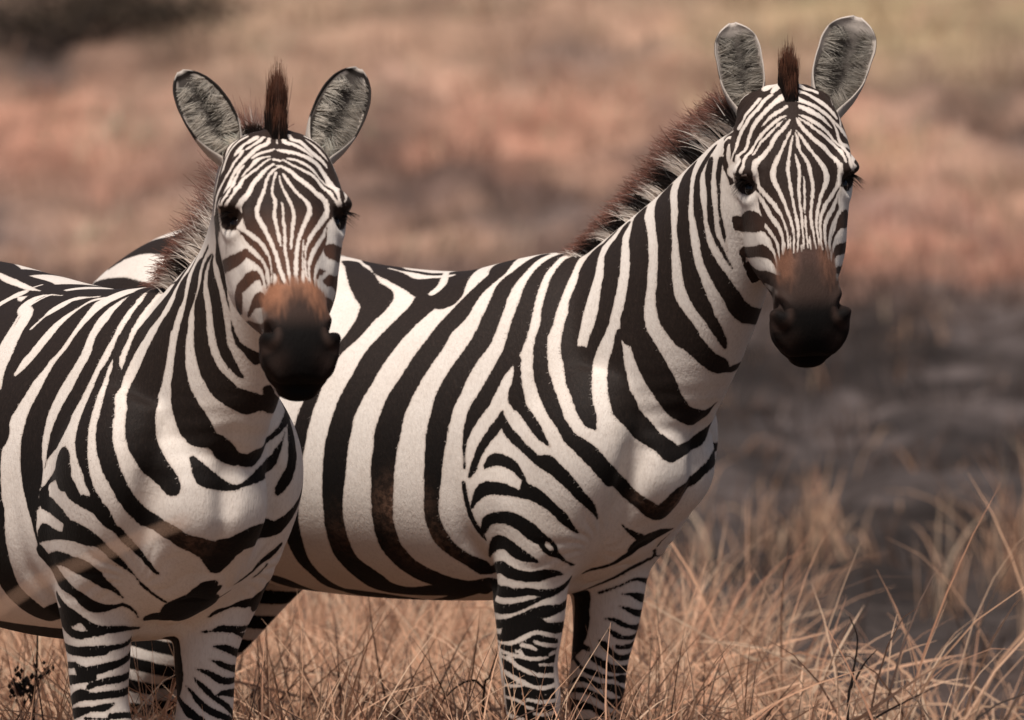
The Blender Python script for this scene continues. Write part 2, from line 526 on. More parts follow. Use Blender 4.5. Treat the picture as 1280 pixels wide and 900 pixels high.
ZR = dict(root=(.1025, 0, 0), psi=37, croup=.035, belly=0, wither=0, far_x=-.62,
    neck=[(-.02, 0, .93, .16, .16, .13), (.08, 0, 1.02, .23, .24, .150), (.20, -.00, 1.14, .20, .22, .135), (.32, -.01, 1.27, .16, .185, .115), (.41, -.03, 1.38, .120, .150, .098), (.465, -.05, 1.45, .085, .125, .085), (.515, -.07, 1.505, .04, .09, .07)],
    head=dict(at=(.58, -.055, 1.625), pitch=19.5, yaw=45, roll=-3, wide=1.03, mz=1.0),
    ears=[dict(base=(-.070, .045, -.095), axis=(-.10, -1, .12), face=(-.10, .2, 1), L=.190, wide=.80, round=1), dict(base=(.078, .045, -.095), axis=(.40, -1, .10), face=(-.15, .1, 1), L=.208, wide=.98, round=1)],
    tan=.25, mane=(.115, .10), mane_top=.9, mane_from=.30, forelock=(.100, .018, 420, .35),
    legs=[front_leg(-1, foot=-.03), front_leg(1, foot=-.09), hind_leg(-1, dx=.02, b=.075), hind_leg(1, dx=.0, b=.04)])
ZL = dict(root=(-.665, -.95, 0), psi=64, croup=-.012, belly=.02, wither=.035, far_x=-.30,
    neck=[(-.02, 0, .93, .16, .16, .13), (.08, 0, 1.02, .185, .24, .140), (.20, .012, 1.13, .155, .215, .114), (.32, .030, 1.26, .115, .175, .094), (.41, .022, 1.37, .10, .140, .086), (.465, .0, 1.45, .09, .120, .08), (.51, -.01, 1.51, .06, .09, .07)],
    head=dict(at=(.596, -.020, 1.572), pitch=38.5, yaw=74, roll=.5, wide=1.035, mz=.93),
    ears=[dict(base=(-.066, .035, -.095), axis=(-.56, -1, .30), face=(-.05, .2, 1), L=.200, wide=.86, round=0), dict(base=(.078, .035, -.095), axis=(.50, -1, .30), face=(.05, .2, 1), L=.202, wide=.88, round=0)],
    tan=.85, mane=(.175, .14), mane_top=.35, mane_from=.33, forelock=(.128, .0185, 620, .08),
    legs=[front_leg(-1, b=.108), front_leg(1, foot=-.0, b=.088), hind_leg(-1, dx=-.05, b=.07, sx=-.17), hind_leg(1, dx=-.05, b=.03, sx=-.24)])
STRIPES = {
'R': [
('K','b',[(-.4816,-.0502,1.2448,.0179),(-.4293,-.0956,1.2265,.0266),(-.3877,-.1312,1.2063,.0294),(-.3428,-.1571,1.1867,.0352),(-.3335,-.1743,1.1725,.0325),(-.3365,-.1986,1.1497,.0229),(-.345,-.2247,1.1197,.0177),(-.3671,-.2485,1.0863,.0118),(-.3844,-.2644,1.0584,.0152),(-.3929,-.2765,1.0318,.0137),(-.3981,-.2867,1.0033,.0145),(-.409,-.2957,.9694,.016),(-.4192,-.302,.9287,.0178),(-.43,-.3041,.8736,.0176),(-.4447,-.2957,.8023,.0177),(-.4578,-.283,.762,.0189),(-.4675,-.2631,.7223,.0208),(-.4719,-.2423,.6929,.0186),(-.474,-.2168,.6658,.0168),(-.4692,-.1876,.6422,.0145),(-.4648,-.1473,.6191,.0181),(-.4458,-.1204,.6076,.0176),(-.4219,-.1006,.601,.0341),(-.3748,-.0661,.5931,.0548)]),
('K','b',[(-.5619,.0366,1.2591,.0047),(-.5405,.0528,1.2526,.0068),(-.4682,.0061,1.2476,.0251),(-.4159,-.0279,1.2416,.0193)]),
('K','b',[(-.4229,-.0189,1.2428,.0332),(-.3932,-.0456,1.2377,.034),(-.3493,-.0626,1.232,.0386),(-.2979,-.0817,1.2251,.0434),(-.2517,-.093,1.2216,.0549),(-.211,-.1229,1.2097,.0506),(-.2136,-.1479,1.1926,.0404),(-.2223,-.1751,1.1692,.0305),(-.237,-.1986,1.1449,.0267),(-.2528,-.2203,1.1189,.0265),(-.2756,-.2492,1.0765,.028),(-.2898,-.2694,1.0368,.0268),(-.3049,-.283,1.0023,.0257),(-.3161,-.2924,.9688,.0252),(-.3239,-.2989,.9313,.0267),(-.3306,-.3017,.8953,.0278),(-.336,-.3013,.8506,.0271),(-.3436,-.2962,.8088,.0245),(-.3503,-.2851,.7674,.0232),(-.3534,-.2757,.7442,.0242),(-.3563,-.2589,.7135,.0253),(-.3575,-.2383,.6858,.0261),(-.3497,-.2181,.665,.0288),(-.3355,-.1914,.6435,.0352),(-.3237,-.1546,.6217,.0344),(-.2718,-.1315,.6131,.0251),(-.1961,-.1312,.6176,.0302)]),
('K','b',[(-.2108,-.047,1.239,.04),(-.185,-.1196,1.2149,.036)]),
('W','b',[(-.3781,-.0386,1.2379,.0031),(-.3356,-.0545,1.2332,.0097),(-.2984,-.0707,1.2285,.0133),(-.2636,-.0697,1.2291,.0083)]),
('W','b',[(-.2565,-.0453,1.2349,.0067),(-.2222,-.098,1.2216,.0094),(-.2142,-.1213,1.2104,.0106),(-.2187,-.1352,1.2013,.0102)]),
('K','b',[(-.0958,-.0795,1.2507,.0246),(-.0887,-.1023,1.239,.0205),(-.1032,-.1386,1.21,.0167),(-.1121,-.16,1.1886,.0189),(-.1206,-.1827,1.1621,.0228),(-.139,-.2044,1.1333,.0211),(-.1497,-.224,1.1025,.0235),(-.1654,-.2416,1.0715,.0234),(-.1824,-.2603,1.0315,.023),(-.1991,-.2743,.9942,.0256),(-.2083,-.2827,.9621,.0262),(-.215,-.2881,.9312,.029),(-.2182,-.2907,.8999,.0262),(-.2241,-.2916,.8639,.0268),(-.2254,-.2899,.8373,.0249),(-.2293,-.2862,.809,.0248),(-.2355,-.277,.7709,.0235),(-.2374,-.2683,.7478,.0239),(-.2384,-.2495,.7128,.0251),(-.2317,-.2335,.6918,.0258),(-.2204,-.2124,.67,.0257),(-.1943,-.1823,.6476,.0288),(-.1647,-.1607,.6367,.0246),(-.1232,-.143,.6319,.0178),(-.0971,-.1425,.6352,.0159)]),
('K','b',[(-.0316,-.0636,1.2649,.0121),(-.0362,-.0977,1.2446,.0149),(-.0466,-.1265,1.2202,.0195),(-.0466,-.1473,1.1975,.0185),(-.045,-.1687,1.1678,.0198),(-.0505,-.1988,1.1165,.0211),(-.0653,-.2169,1.0843,.0196),(-.0808,-.2333,1.0511,.0212),(-.0914,-.245,1.0215,.0237),(-.1011,-.2541,.9936,.0224),(-.1055,-.2602,.9657,.0218),(-.1103,-.265,.9355,.0223),(-.1147,-.2682,.8951,.0199),(-.1184,-.2685,.8585,.0181),(-.1242,-.2648,.8131,.0158),(-.1293,-.2588,.7815,.0158),(-.1286,-.248,.7515,.0165),(-.123,-.2349,.7272,.0181),(-.1118,-.2197,.7071,.0159),(-.0914,-.1951,.6857,.0137),(-.0724,-.1691,.6697,.0173)]),
('K','b',[(.0104,-.0365,1.2728,.0073),(.0107,-.0642,1.262,.0118),(.009,-.0935,1.243,.0139),(.0109,-.119,1.2183,.0163),(.0156,-.1432,1.1862,.0174),(.0179,-.1618,1.1558,.0202),(.0188,-.1785,1.1229,.0211),(.0148,-.1925,1.0915,.019),(.0039,-.2038,1.066,.0164),(-.0038,-.2104,1.0505,.0147),(-.0159,-.2213,1.0211,.0152),(-.0257,-.229,.9986,.0162),(-.0355,-.2352,.9823,.0155),(-.0446,-.2416,.9592,.012),(-.0526,-.2465,.9365,.0076),(-.0568,-.2489,.9069,.0037),(-.0564,-.2488,.8674,.0026)]),
('K','b',[(.03,-.1947,1.0772,.0101),(.0356,-.1996,1.0589,.0069),(.039,-.2066,1.0306,.012),(.0419,-.2118,1.0037,.018),(.0577,-.2135,.9841,.0118),(.09,-.2256,.9591,.0116),(.0893,-.2255,.9591,.0119),(.108,-.2307,.9434,.0109),(.1027,-.2296,.9478,.0118),(.1162,-.2322,.9344,.0089),(.1294,-.2327,.9225,.0042),(.1377,-.2323,.915,.0025)]),
('K','b',[(-.0459,-.2459,.8513,.004),(-.0368,-.2438,.8693,.0074),(-.0322,-.2422,.8841,.0071),(-.0226,-.2381,.9083,.0086),(-.0078,-.232,.931,.0096),(.0056,-.2267,.949,.0106),(.015,-.2212,.9778,.0025)]),
('K','b',[(.015,-.2211,.9785,.0014),(.0229,-.2226,.9501,.0086),(.0335,-.2224,.9367,.0102),(.0485,-.2244,.9259,.0115),(.0717,-.2313,.9119,.0096),(.095,-.2348,.8973,.0095),(.113,-.2348,.8862,.0109),(.1345,-.2327,.8809,.017),(.1485,-.2291,.8699,.0148),(.1642,-.2226,.8557,.0145),(.176,-.2143,.8398,.0125),(.1872,-.2018,.8211,.0108),(.1961,-.1827,.802,.0092),(.1962,-.1656,.7858,.0045),(.1897,-.1469,.7723,.0019)]),
('K','b',[(-.0161,-.2378,.8666,.0014),(-.009,-.2356,.8761,.0082),(.0066,-.2309,.8857,.0126),(.0247,-.2275,.8824,.0114),(.0493,-.2293,.873,.0107),(.0705,-.2321,.8552,.0069),(.0762,-.232,.8476,.0048),(.0774,-.2302,.8269,.0137),(.092,-.2291,.8232,.0157),(.1121,-.225,.8119,.0141),(.129,-.2184,.7987,.0116),(.1403,-.2095,.7843,.0097),(.1405,-.2105,.7869,.0102),(.1471,-.203,.7755,.0118),(.1535,-.1926,.7623,.0078),(.1614,-.1714,.7456,.0019)]),
('K','b',[(-.0467,-.2371,.7911,.0031),(-.0384,-.2391,.8054,.0073),(-.026,-.2388,.8206,.0117),(-.0147,-.2371,.8279,.0137),(-.0002,-.2344,.8294,.0128),(.0313,-.2299,.8267,.0115),(.0605,-.23,.8207,.0078),(.0783,-.2293,.8197,.0099)]),
('K','b',[(-.0594,-.2474,.8377,.0044),(-.0576,-.2433,.8127,.0054),(-.0543,-.2348,.7814,.0057),(-.0487,-.2255,.7579,.0067),(-.0385,-.2159,.7384,.0056),(-.0338,-.2093,.7266,.0014)]),  # stripe behind the foreleg, with the shade of the crease painted in
('K','b',[(-.5849,-.0924,.6061,.0372),(-.5631,-.0553,.5973,.0173),(-.4879,-.0478,.5929,.0173),(-.4134,-.041,.5902,.0183),(-.3268,-.025,.5892,.0163),(-.164,-.1087,.6114,.0152),(-.0783,-.139,.6311,.0213)]),
('K','b',[(-1.0753,-.0666,1.24,.0045),(-1.0314,-.0844,1.2575,.0219),(-.9937,-.0939,1.2705,.0303),(-.9335,-.1135,1.2784,.0345),(-.8952,-.1202,1.2801,.045),(-.8481,-.1241,1.2795,.0549)]),
('K','b',[(-1.1221,-.1067,1.1816,.0041),(-1.0626,-.1477,1.1911,.0404),(-.9907,-.1826,1.1928,.0314),(-.9334,-.1974,1.1936,.0297),(-.8761,-.2036,1.1934,.0168),(-.8369,-.2016,1.1981,.0083)]),
('W','b',[(-1.11,-.0964,1.1996,.0025),(-1.0278,-.1307,1.2291,.0239),(-.9559,-.1532,1.2406,.0327),(-.893,-.17,1.2359,.0352),(-.8497,-.1768,1.2306,.0312),(-.8192,-.1766,1.2304,.0242)]),
('K','b',[(.0478,-.0023,1.2751,.0124),(.0456,-.0341,1.2682,.0133),(.0522,-.0655,1.2525,.0169),(.0578,-.0947,1.229,.0185),(.0619,-.1149,1.2069,.0176),(.0662,-.1376,1.1755,.0157),(.0719,-.1559,1.1431,.0133),(.0698,-.1677,1.1217,.0127),(.0751,-.1791,1.0933,.0143),(.0805,-.1868,1.0689,.0156),(.0876,-.1914,1.0486,.0163),(.0983,-.1963,1.0284,.0173),(.1156,-.2065,1.0076,.017),(.1375,-.2169,.9828,.0149),(.153,-.2213,.9618,.0117),(.158,-.2212,.9578,.0115),(.1767,-.2205,.9326,.0131),(.1989,-.2124,.9145,.016),(.2154,-.202,.8971,.0182),(.2283,-.1865,.8752,.0169),(.2344,-.1619,.8538,.0185),(.235,-.1627,.8559,.0159),(.2264,-.1216,.8395,.0132),(.2322,-.1034,.8213,.0143),(.256,-.0923,.802,.0155),(.2651,-.0681,.7858,.018),(.2725,-.0468,.784,.0244),(.2831,-.0367,.7927,.0314),(.2995,-.0312,.8132,.0266),(.3034,-.0122,.8342,.0147),(.306,.0089,.8458,.0103),(.3169,.0291,.8644,.0091),(.3054,.0784,.8864,.0151),(.2432,.1726,.9019,.008)]),
('K','b',[(.1208,-.0424,1.2952,.0079),(.1093,-.0486,1.2812,.0219),(.109,-.063,1.2644,.0262),(.1199,-.0907,1.2322,.0258),(.1198,-.1104,1.1976,.0236),(.1219,-.1257,1.1671,.0184),(.1219,-.1377,1.1406,.0182),(.1224,-.1468,1.1203,.0165),(.1254,-.1538,1.102,.0164),(.1337,-.1602,1.0792,.0158)]),
('K','b',[(.1472,-.1532,1.0777,.0293),(.1528,-.1608,1.0657,.0281),(.1659,-.1767,1.0439,.0261),(.1804,-.1881,1.018,.0211),(.1917,-.195,.9959,.0183),(.2062,-.1981,.9697,.0152),(.2134,-.1975,.9575,.0086),(.2206,-.1947,.9488,.0025)]),
('K','b',[(.1784,-.0681,1.306,.0138),(.1762,-.0768,1.2924,.0259),(.1837,-.0907,1.2759,.0254),(.1944,-.1073,1.2507,.0242),(.196,-.1165,1.2283,.0233),(.1962,-.126,1.1956,.0202),(.193,-.1315,1.1668,.0171),(.1855,-.1357,1.1379,.0152),(.1769,-.1385,1.1192,.0143),(.1697,-.1421,1.0944,.011),(.1653,-.1466,1.0759,.0104)]),
('K','b',[(.2296,-.0707,1.3402,.0197),(.2452,-.0925,1.3193,.0268),(.2572,-.1051,1.3033,.0277),(.2671,-.1173,1.275,.0257),(.2694,-.1228,1.2505,.0238),(.2684,-.1266,1.2198,.0233),(.2635,-.1289,1.1848,.0231),(.2599,-.1297,1.1559,.0268),(.2589,-.1295,1.1332,.0262),(.2369,-.1321,1.1266,.0068)]),
('K','b',[(.2312,-.1327,1.1327,.0075),(.2296,-.1329,1.1265,.0076),(.2277,-.1331,1.1048,.0099),(.2245,-.1331,1.08,.0157),(.2252,-.1346,1.0605,.0179),(.2335,-.1409,1.0352,.0202),(.2412,-.1444,1.0139,.0234),(.242,-.1443,1.0119,.0237),(.2519,-.1407,.9873,.0289),(.2568,-.1283,.9695,.025),(.2685,-.1043,.9432,.0221),(.2727,-.1013,.939,.0206),(.2826,-.0956,.9288,.0176),(.2976,-.083,.9159,.0181),(.3065,-.0716,.9033,.0211),(.3107,-.0625,.9,.0153),(.315,-.0456,.9041,.0118),(.3071,.0002,.916,.0122),(.3146,.0198,.9273,.0138),(.3186,.0407,.9463,.0098),(.3197,.0532,.9593,.0061),(.332,.0442,.9708,.001)]),
('K','b',[(.2726,-.1274,1.1314,.0208),(.2745,-.1264,1.1227,.0225),(.2844,-.1217,1.0976,.0267),(.2958,-.1138,1.0698,.0286),(.3051,-.1039,1.0451,.0285),(.3117,-.0954,1.0274,.0269),(.3153,-.0863,1.0107,.0242),(.3225,-.07,.9887,.0222),(.3302,-.0527,.9759,.0188),(.3366,-.0352,.9688,.0197),(.3387,-.0205,.968,.0174),(.3413,-.0066,.9735,.0131),(.3499,.0061,.9867,.0036),(.3578,.0119,.9965,.002)]),
('K','b',[(.2986,-.0848,1.3807,.0263),(.3162,-.1064,1.3579,.0261),(.328,-.1195,1.3234,.0209),(.3325,-.1232,1.298,.0179),(.3332,-.1249,1.2672,.0167),(.3332,-.1247,1.2303,.018),(.3332,-.123,1.2005,.0221),(.3375,-.1205,1.181,.0245),(.3473,-.1155,1.16,.0284),(.3584,-.1091,1.1431,.0282),(.368,-.1013,1.1267,.027),(.3697,-.1001,1.1252,.0237),(.382,-.0874,1.1066,.0205),(.3937,-.0685,1.0862,.018),(.4001,-.0528,1.0751,.0186),(.4037,-.0411,1.0701,.0181),(.4052,-.0284,1.0656,.0115),(.4048,-.0163,1.0619,.0063),(.4058,-.0001,1.0643,.0092),(.3931,.043,1.0753,.0076),(.3982,.0463,1.091,.0029),(.4251,.0206,1.1088,.0005)]),
('K','b',[(.366,-.1058,1.4181,.0243),(.373,-.1182,1.3929,.0191),(.3755,-.1233,1.3674,.0143),(.3778,-.1258,1.3368,.017),(.3812,-.1263,1.3133,.0152),(.3824,-.1259,1.2989,.016),(.3877,-.1237,1.2683,.0164),(.3937,-.1186,1.2355,.0189),(.4025,-.1099,1.2036,.0182),(.412,-.0989,1.1779,.015),(.4173,-.0886,1.1582,.0083),(.411,-.0996,1.1788,.0079),(.4187,-.0874,1.1575,.012),(.4236,-.0696,1.1315,.01),(.4239,-.0544,1.1127,.0063),(.4219,-.0476,1.1032,.0015)]),
('K','b',[(.4211,-.1191,1.4606,.0092),(.4104,-.1213,1.4385,.009),(.4111,-.1269,1.4049,.0094),(.4153,-.1289,1.3723,.0114),(.4206,-.1282,1.3416,.0097),(.4257,-.1255,1.313,.0085),(.4278,-.1236,1.2997,.0102),(.4336,-.1191,1.2782,.0125),(.4453,-.1092,1.2501,.0154),(.456,-.0951,1.2238,.0164),(.4625,-.0778,1.1999,.0175),(.4627,-.0717,1.1914,.0179),(.4653,-.0544,1.177,.0192),(.4668,-.0375,1.1699,.0191),(.4648,-.01,1.1659,.0173),(.4434,.0334,1.1659,.0169)]),
('K','b',[(.4433,-.1271,1.4662,.0095),(.4414,-.1301,1.4473,.0102),(.4413,-.1318,1.4279,.0078),(.4445,-.1326,1.4014,.0059),(.4459,-.1292,1.3544,.0078),(.4497,-.1249,1.3267,.0047),(.4557,-.1193,1.3032,.0021),(.4515,-.1245,1.3257,.0031),(.4598,-.1181,1.3025,.0044),(.4692,-.1083,1.278,.0033),(.4756,-.0983,1.2596,.0008)]),
('K','b',[(.4733,-.1347,1.4693,.0075),(.4681,-.1352,1.4386,.0062),(.4684,-.1346,1.41,.004),(.4677,-.1311,1.3732,.0029),(.4702,-.1243,1.3383,.0048),(.4714,-.117,1.3106,.0016),(.4734,-.1119,1.2952,.0005)]),
('K','b',[(.2326,.0413,.7465,.0013),(.2279,.0179,.7412,.0092),(.219,-.0015,.734,.0179),(.2112,-.0242,.7265,.0223),(.1988,-.0335,.7162,.0169),(.1809,-.031,.7004,.0087),(.1596,-.0378,.6854,.0058),(.1288,-.0397,.6729,.0041),(.1126,-.0405,.6692,.0037)]),
('K','b',[(.2068,-.0898,.7589,.0013),(.2131,-.074,.7455,.0049),(.2178,-.0488,.7341,.009)]),
('K','b',[(.2198,.0466,.7354,.0014),(.194,.0458,.7127,.0028),(.1275,.1252,.6909,.0039),(.111,.1125,.6742,.005),(.0963,.092,.6631,.0055),(.0701,.0731,.6443,.0037),(.0328,.0533,.6261,.0031)]),
('K','b',[(.123,.1677,.6967,.0023),(.1154,.1639,.685,.002),(.1243,.1314,.6858,.0018)]),
('K','b',[(.1035,.1558,.6685,.0044),(.1022,.1536,.6653,.0015),(.1016,.1525,.6637,.0007)]),
('K','b',[(.0717,.1701,.6268,.0118),(.0706,.1724,.6313,.009),(.0938,.1306,.6371,.0042),(.0889,.1056,.6381,.0027),(.0717,.0867,.6269,.002),(.0347,.0683,.6128,.0028)]),
('K','b',[(.0675,.1667,.5961,.0072),(.0866,.1352,.6015,.0085),(.0837,.1056,.6092,.0036),(.0728,.0905,.61,.001)]),
('K','b',[(.0644,.1641,.5701,.0088),(.0824,.1215,.5725,.0066),(.0769,.1008,.5811,.0038),(.0681,.0892,.5862,.0009)]),
('K','b',[(.0602,.1613,.5446,.0098),(.074,.1117,.5455,.0039),(.0662,.0942,.5531,.0056),(.0565,.0839,.5602,.0035),(.0416,.0759,.5607,.0014)]),
('K','b',[(.0681,.1374,.525,.0057),(.0644,.106,.5231,.0041),(.0554,.0901,.5312,.0061),(.0464,.0812,.5411,.0014)]),
('K','b',[(.0624,.1288,.5056,.0064),(.0593,.1107,.5037,.0045),(.0544,.0997,.5055,.0042)]),
('K','b',[(.0546,.1311,.4835,.0067),(.0515,.1072,.484,.0058),(.0432,.0902,.4972,.006),(.035,.0814,.5099,.0077),(.0259,.0761,.5196,.0009)]),
('K','b',[(.0498,.1294,.4596,.0077),(.0448,.0998,.4611,.0081),(.0319,.0844,.4719,.0075),(.0112,.0749,.4841,.0064)]),
('K','b',[(.0492,.1186,.4414,.0084),(.0467,.1043,.4435,.0043),(.0359,.0861,.4462,.0037),(.0129,.0726,.455,.0062),(-.008,.0703,.4612,.004),(-.0229,.074,.4716,.0041)]),
('K','b',[(.0479,.1144,.4178,.0102),(.0401,.0897,.4266,.0064),(.0263,.0756,.4289,.0057),(.0075,.0681,.4383,.0044),(-.0161,.0672,.4415,.0056),(-.0352,.0719,.4348,.0028)]),
('K','b',[(.0428,.1167,.3915,.0124),(.0384,.0921,.397,.0077),(.024,.074,.4093,.0057),(-.0037,.0645,.4198,.0058),(-.042,.074,.4162,.0043)]),
('K','b',[(.0307,.1284,.3658,.0076),(.0293,.0927,.3707,.0078),(.0121,.0714,.3866,.0061),(-.0135,.0661,.3899,.0103),(-.0413,.0751,.3875,.0144)]),
('K','b',[(.0135,.0812,.3609,.003),(-.0301,.0744,.36,.0022)]),
('K','b',[(-.0137,.0721,.5769,.0243),(-.0194,.0751,.5416,.0252),(-.0292,.0789,.5144,.0195),(-.0466,.0894,.5005,.0137)]),  # chestnut inside the foreleg, its shadow painted dark with it
('K','b',[(-.0226,.076,.4945,.003),(-.0069,.0736,.5051,.0048),(.0034,.0737,.5007,.0059)]),
('K','b',[(-.0323,-.2191,.7462,.0072),(-.0181,-.2244,.7651,.011),(.0052,-.2235,.7715,.0121),(.034,-.224,.771,.0146),(.0607,-.2201,.7604,.0161),(.0802,-.2134,.7458,.0178),(.0977,-.2041,.7315,.0143),(.1073,-.1945,.7175,.0165),(.1126,-.1861,.7059,.0103),(.118,-.1726,.6977,.0049),(.1211,-.1613,.689,.0026)]),
('W','b',[(.1037,-.2001,.7279,.0013),(.1057,-.1967,.7227,.0051),(.1104,-.1917,.7138,.0051),(.1118,-.1893,.7101,.0017)]),
('K','b',[(-.0442,-.1844,.6928,.0021),(-.021,-.2018,.7137,.0096),(-.0026,-.2064,.7234,.015),(.0141,-.2088,.7218,.0137),(.0316,-.208,.7102,.015),(.0546,-.2033,.6974,.0117),(.0715,-.1967,.6909,.0065),(.0791,-.1913,.6868,.0016)]),
('K','b',[(-.0629,-.161,.6612,.006),(-.0117,-.1943,.6738,.0128),(.0084,-.1987,.6682,.0139),(.0276,-.1983,.6615,.0121),(.0514,-.1921,.6579,.011),(.0701,-.1827,.6584,.0115),(.0852,-.1736,.6631,.011),(.0976,-.1608,.6643,.0075),(.1033,-.1426,.6613,.0015)]),
('K','b',[(-.0861,-.1299,.6277,.012),(-.0511,-.156,.6302,.0101),(-.0038,-.1894,.6261,.0121),(.0244,-.1906,.6252,.0091),(.0476,-.1854,.6279,.0081),(.0655,-.1748,.6265,.0075),(.0787,-.1615,.6248,.0078),(.0927,-.1327,.6342,.0048)]),
('K','b',[(-.0487,-.1636,.5953,.0121),(-.0114,-.1828,.5918,.0099),(.0235,-.1855,.5968,.0087),(.0649,-.1717,.6126,.0041),(.0814,-.1569,.6224,.006),(.0916,-.1372,.6322,.0063)]),
('K','b',[(-.0437,-.1629,.5609,.0089),(-.0079,-.1805,.5635,.0088),(.0276,-.1817,.5739,.009),(.0544,-.1738,.5861,.0094),(.0708,-.1612,.5884,.0126),(.0852,-.1322,.5943,.0086)]),
('K','b',[(-.0399,-.1628,.5313,.0104),(-.0208,-.1748,.537,.0063),(.0094,-.1805,.542,.0098),(.035,-.1778,.554,.0084),(.0581,-.1672,.5609,.0087),(.0714,-.1528,.5586,.0088),(.079,-.1301,.5567,.0108)]),
('K','b',[(.036,-.1734,.5158,.0673),(.0362,-.1703,.488,.0561),(.0358,-.1674,.4601,.0562),(.0348,-.1649,.4323,.0568),(.0323,-.1615,.4043,.0568),(.0281,-.156,.3761,.0565),(.0204,-.1457,.3197,.0822)]),
('W','b',[(-.0242,-.1726,.5257,.0028),(.0061,-.1796,.5259,.0042),(.0354,-.176,.5387,.005),(.057,-.1657,.548,.0042),(.0755,-.1284,.5398,.0042)]),
('W','b',[(.0274,-.1769,.5232,.0035),(.0432,-.1704,.5201,.0041),(.054,-.1618,.5145,.0026)]),
('W','b',[(.0526,-.1657,.5292,.0036),(.0638,-.153,.5241,.0043),(.0713,-.1319,.5219,.0043)]),
('W','b',[(-.0376,-.163,.5131,.0033),(-.0103,-.1761,.5064,.0037)]),
('W','b',[(.013,-.1784,.513,.0008),(.0237,-.1766,.5099,.0042),(.033,-.1728,.4983,.0038),(.0525,-.1598,.4964,.0042),(.065,-.1401,.4992,.0022)]),
('W','b',[(.0667,-.1373,.5047,.0036),(.0688,-.1263,.5076,.0045)]),
('W','b',[(-.0089,-.1757,.4953,.0035),(-.001,-.177,.4964,.0053),(.0161,-.1757,.4819,.0043),(.034,-.1696,.4726,.0045),(.054,-.1526,.4642,.0041),(.0641,-.1222,.4629,.0042)]),
('W','b',[(.0553,-.1543,.4844,.0021),(.065,-.1235,.4845,.0035)]),
('W','b',[(-.032,-.1635,.475,.0035),(-.008,-.1734,.4655,.0051),(.0203,-.172,.4528,.0053),(.0431,-.161,.4421,.004),(.0565,-.1467,.4391,.0042),(.0644,-.1204,.4434,.0041)]),
('W','b',[(-.0357,-.1552,.4445,.0052),(-.0131,-.169,.4429,.0029)]),
('W','b',[(-.0264,-.1583,.4202,.0029),(.0037,-.1684,.4166,.0036),(.0252,-.1648,.4083,.0028)]),
('W','b',[(.0317,-.1642,.4169,.0028),(.0534,-.1471,.4113,.0042),(.0644,-.117,.4142,.004)]),
('W','b',[(.0299,-.1619,.4015,.0028),(.0402,-.156,.3988,.003)]),
('W','b',[(.0406,-.153,.3889,.0029),(.055,-.1354,.3865,.0037),(.061,-.1135,.3916,.0046)]),
('W','b',[(-.0411,-.1312,.3905,.0042),(-.012,-.1579,.3827,.0049),(.0205,-.1585,.3766,.0028)]),
('W','b',[(-.0026,-.1709,.4393,.0028),(-.0031,-.1708,.4386,.001)]),
('W','b',[(.0246,-.1681,.4279,.0024),(.0243,-.1681,.4272,.001)]),
('W','b',[(.0591,-.1409,.425,.0015),(.0591,-.1409,.425,.0014)]),
('P','h',[(-.0668,-.0532),(.0024,-.0675),(.0727,-.0588),(.0916,.0513),(.1033,.079),(.1129,.1148),(.116,.1575),(.1051,.1849),(.0938,.1932),(.0779,.2255),(.0748,.2521),(.0615,.2858),(.0477,.3232),(.0429,.3718),(-.0188,.3983),(-.0532,.3627),(-.0577,.3326),(-.0646,.3065),(-.0764,.271),(-.0817,.2437),(-.0825,.2186),(-.1018,.1869),(-.1208,.1753),(-.1223,.1476),(-.1211,.1091),(-.1022,.058),(-.0904,-.0311)]),
('W','h',[(.5325,-.0331,1.6132,.0024),(.5205,-.0377,1.6109,.0137),(.5209,-.0515,1.6049,.0093)]),
('W','h',[(.5415,-.046,1.6081,.0096),(.5426,-.0607,1.5991,.0054)]),
('W','h',[(.5439,-.0679,1.593,.0043),(.535,-.079,1.5824,.0056),(.53,-.0931,1.5657,.0048),(.5203,-.1031,1.552,.0042),(.5144,-.1106,1.5367,.0037),(.5064,-.1152,1.5214,.0049),(.5034,-.1214,1.5046,.0042),(.5057,-.1273,1.4956,.0026),(.5047,-.1364,1.4819,.0021),(.5001,-.1377,1.4681,.002),(.5044,-.1384,1.459,.0027)]),
('W','h',[(.5222,-.0769,1.5853,.004),(.5153,-.0935,1.5671,.0038),(.5078,-.1014,1.5549,.0036),(.5048,-.1078,1.5412,.0032),(.4983,-.1092,1.5319,.0065)]),
('W','h',[(.567,-.0607,1.5901,.0086),(.5609,-.0758,1.5811,.0062),(.5513,-.0913,1.5659,.0057),(.54,-.1018,1.5491,.0049),(.5323,-.1093,1.5338,.0041),(.5285,-.1145,1.5201,.0037),(.5274,-.1208,1.5049,.0033),(.5294,-.1236,1.4989,.0035),(.5257,-.1315,1.4867,.0035),(.516,-.1363,1.479,.0037),(.5158,-.1399,1.4699,.0069),(.5261,-.1582,1.4582,.0142),(.5051,-.1395,1.4499,.0148)]),
('W','h',[(.5817,-.0708,1.572,.003),(.576,-.0837,1.563,.0044),(.5659,-.0959,1.5539,.0042),(.5566,-.1039,1.5417,.0028),(.5497,-.1073,1.534,.0016)]),
('W','h',[(.5879,-.082,1.5539,.0022),(.5791,-.0933,1.5479,.0032),(.5703,-.1047,1.5357,.0038),(.558,-.111,1.5234,.0042),(.5471,-.1168,1.5081,.0037),(.5438,-.1214,1.499,.0029),(.5409,-.137,1.4824,.0046),(.5415,-.1522,1.472,.004),(.5456,-.1618,1.4585,.0034),(.5414,-.165,1.4478,.0037)]),
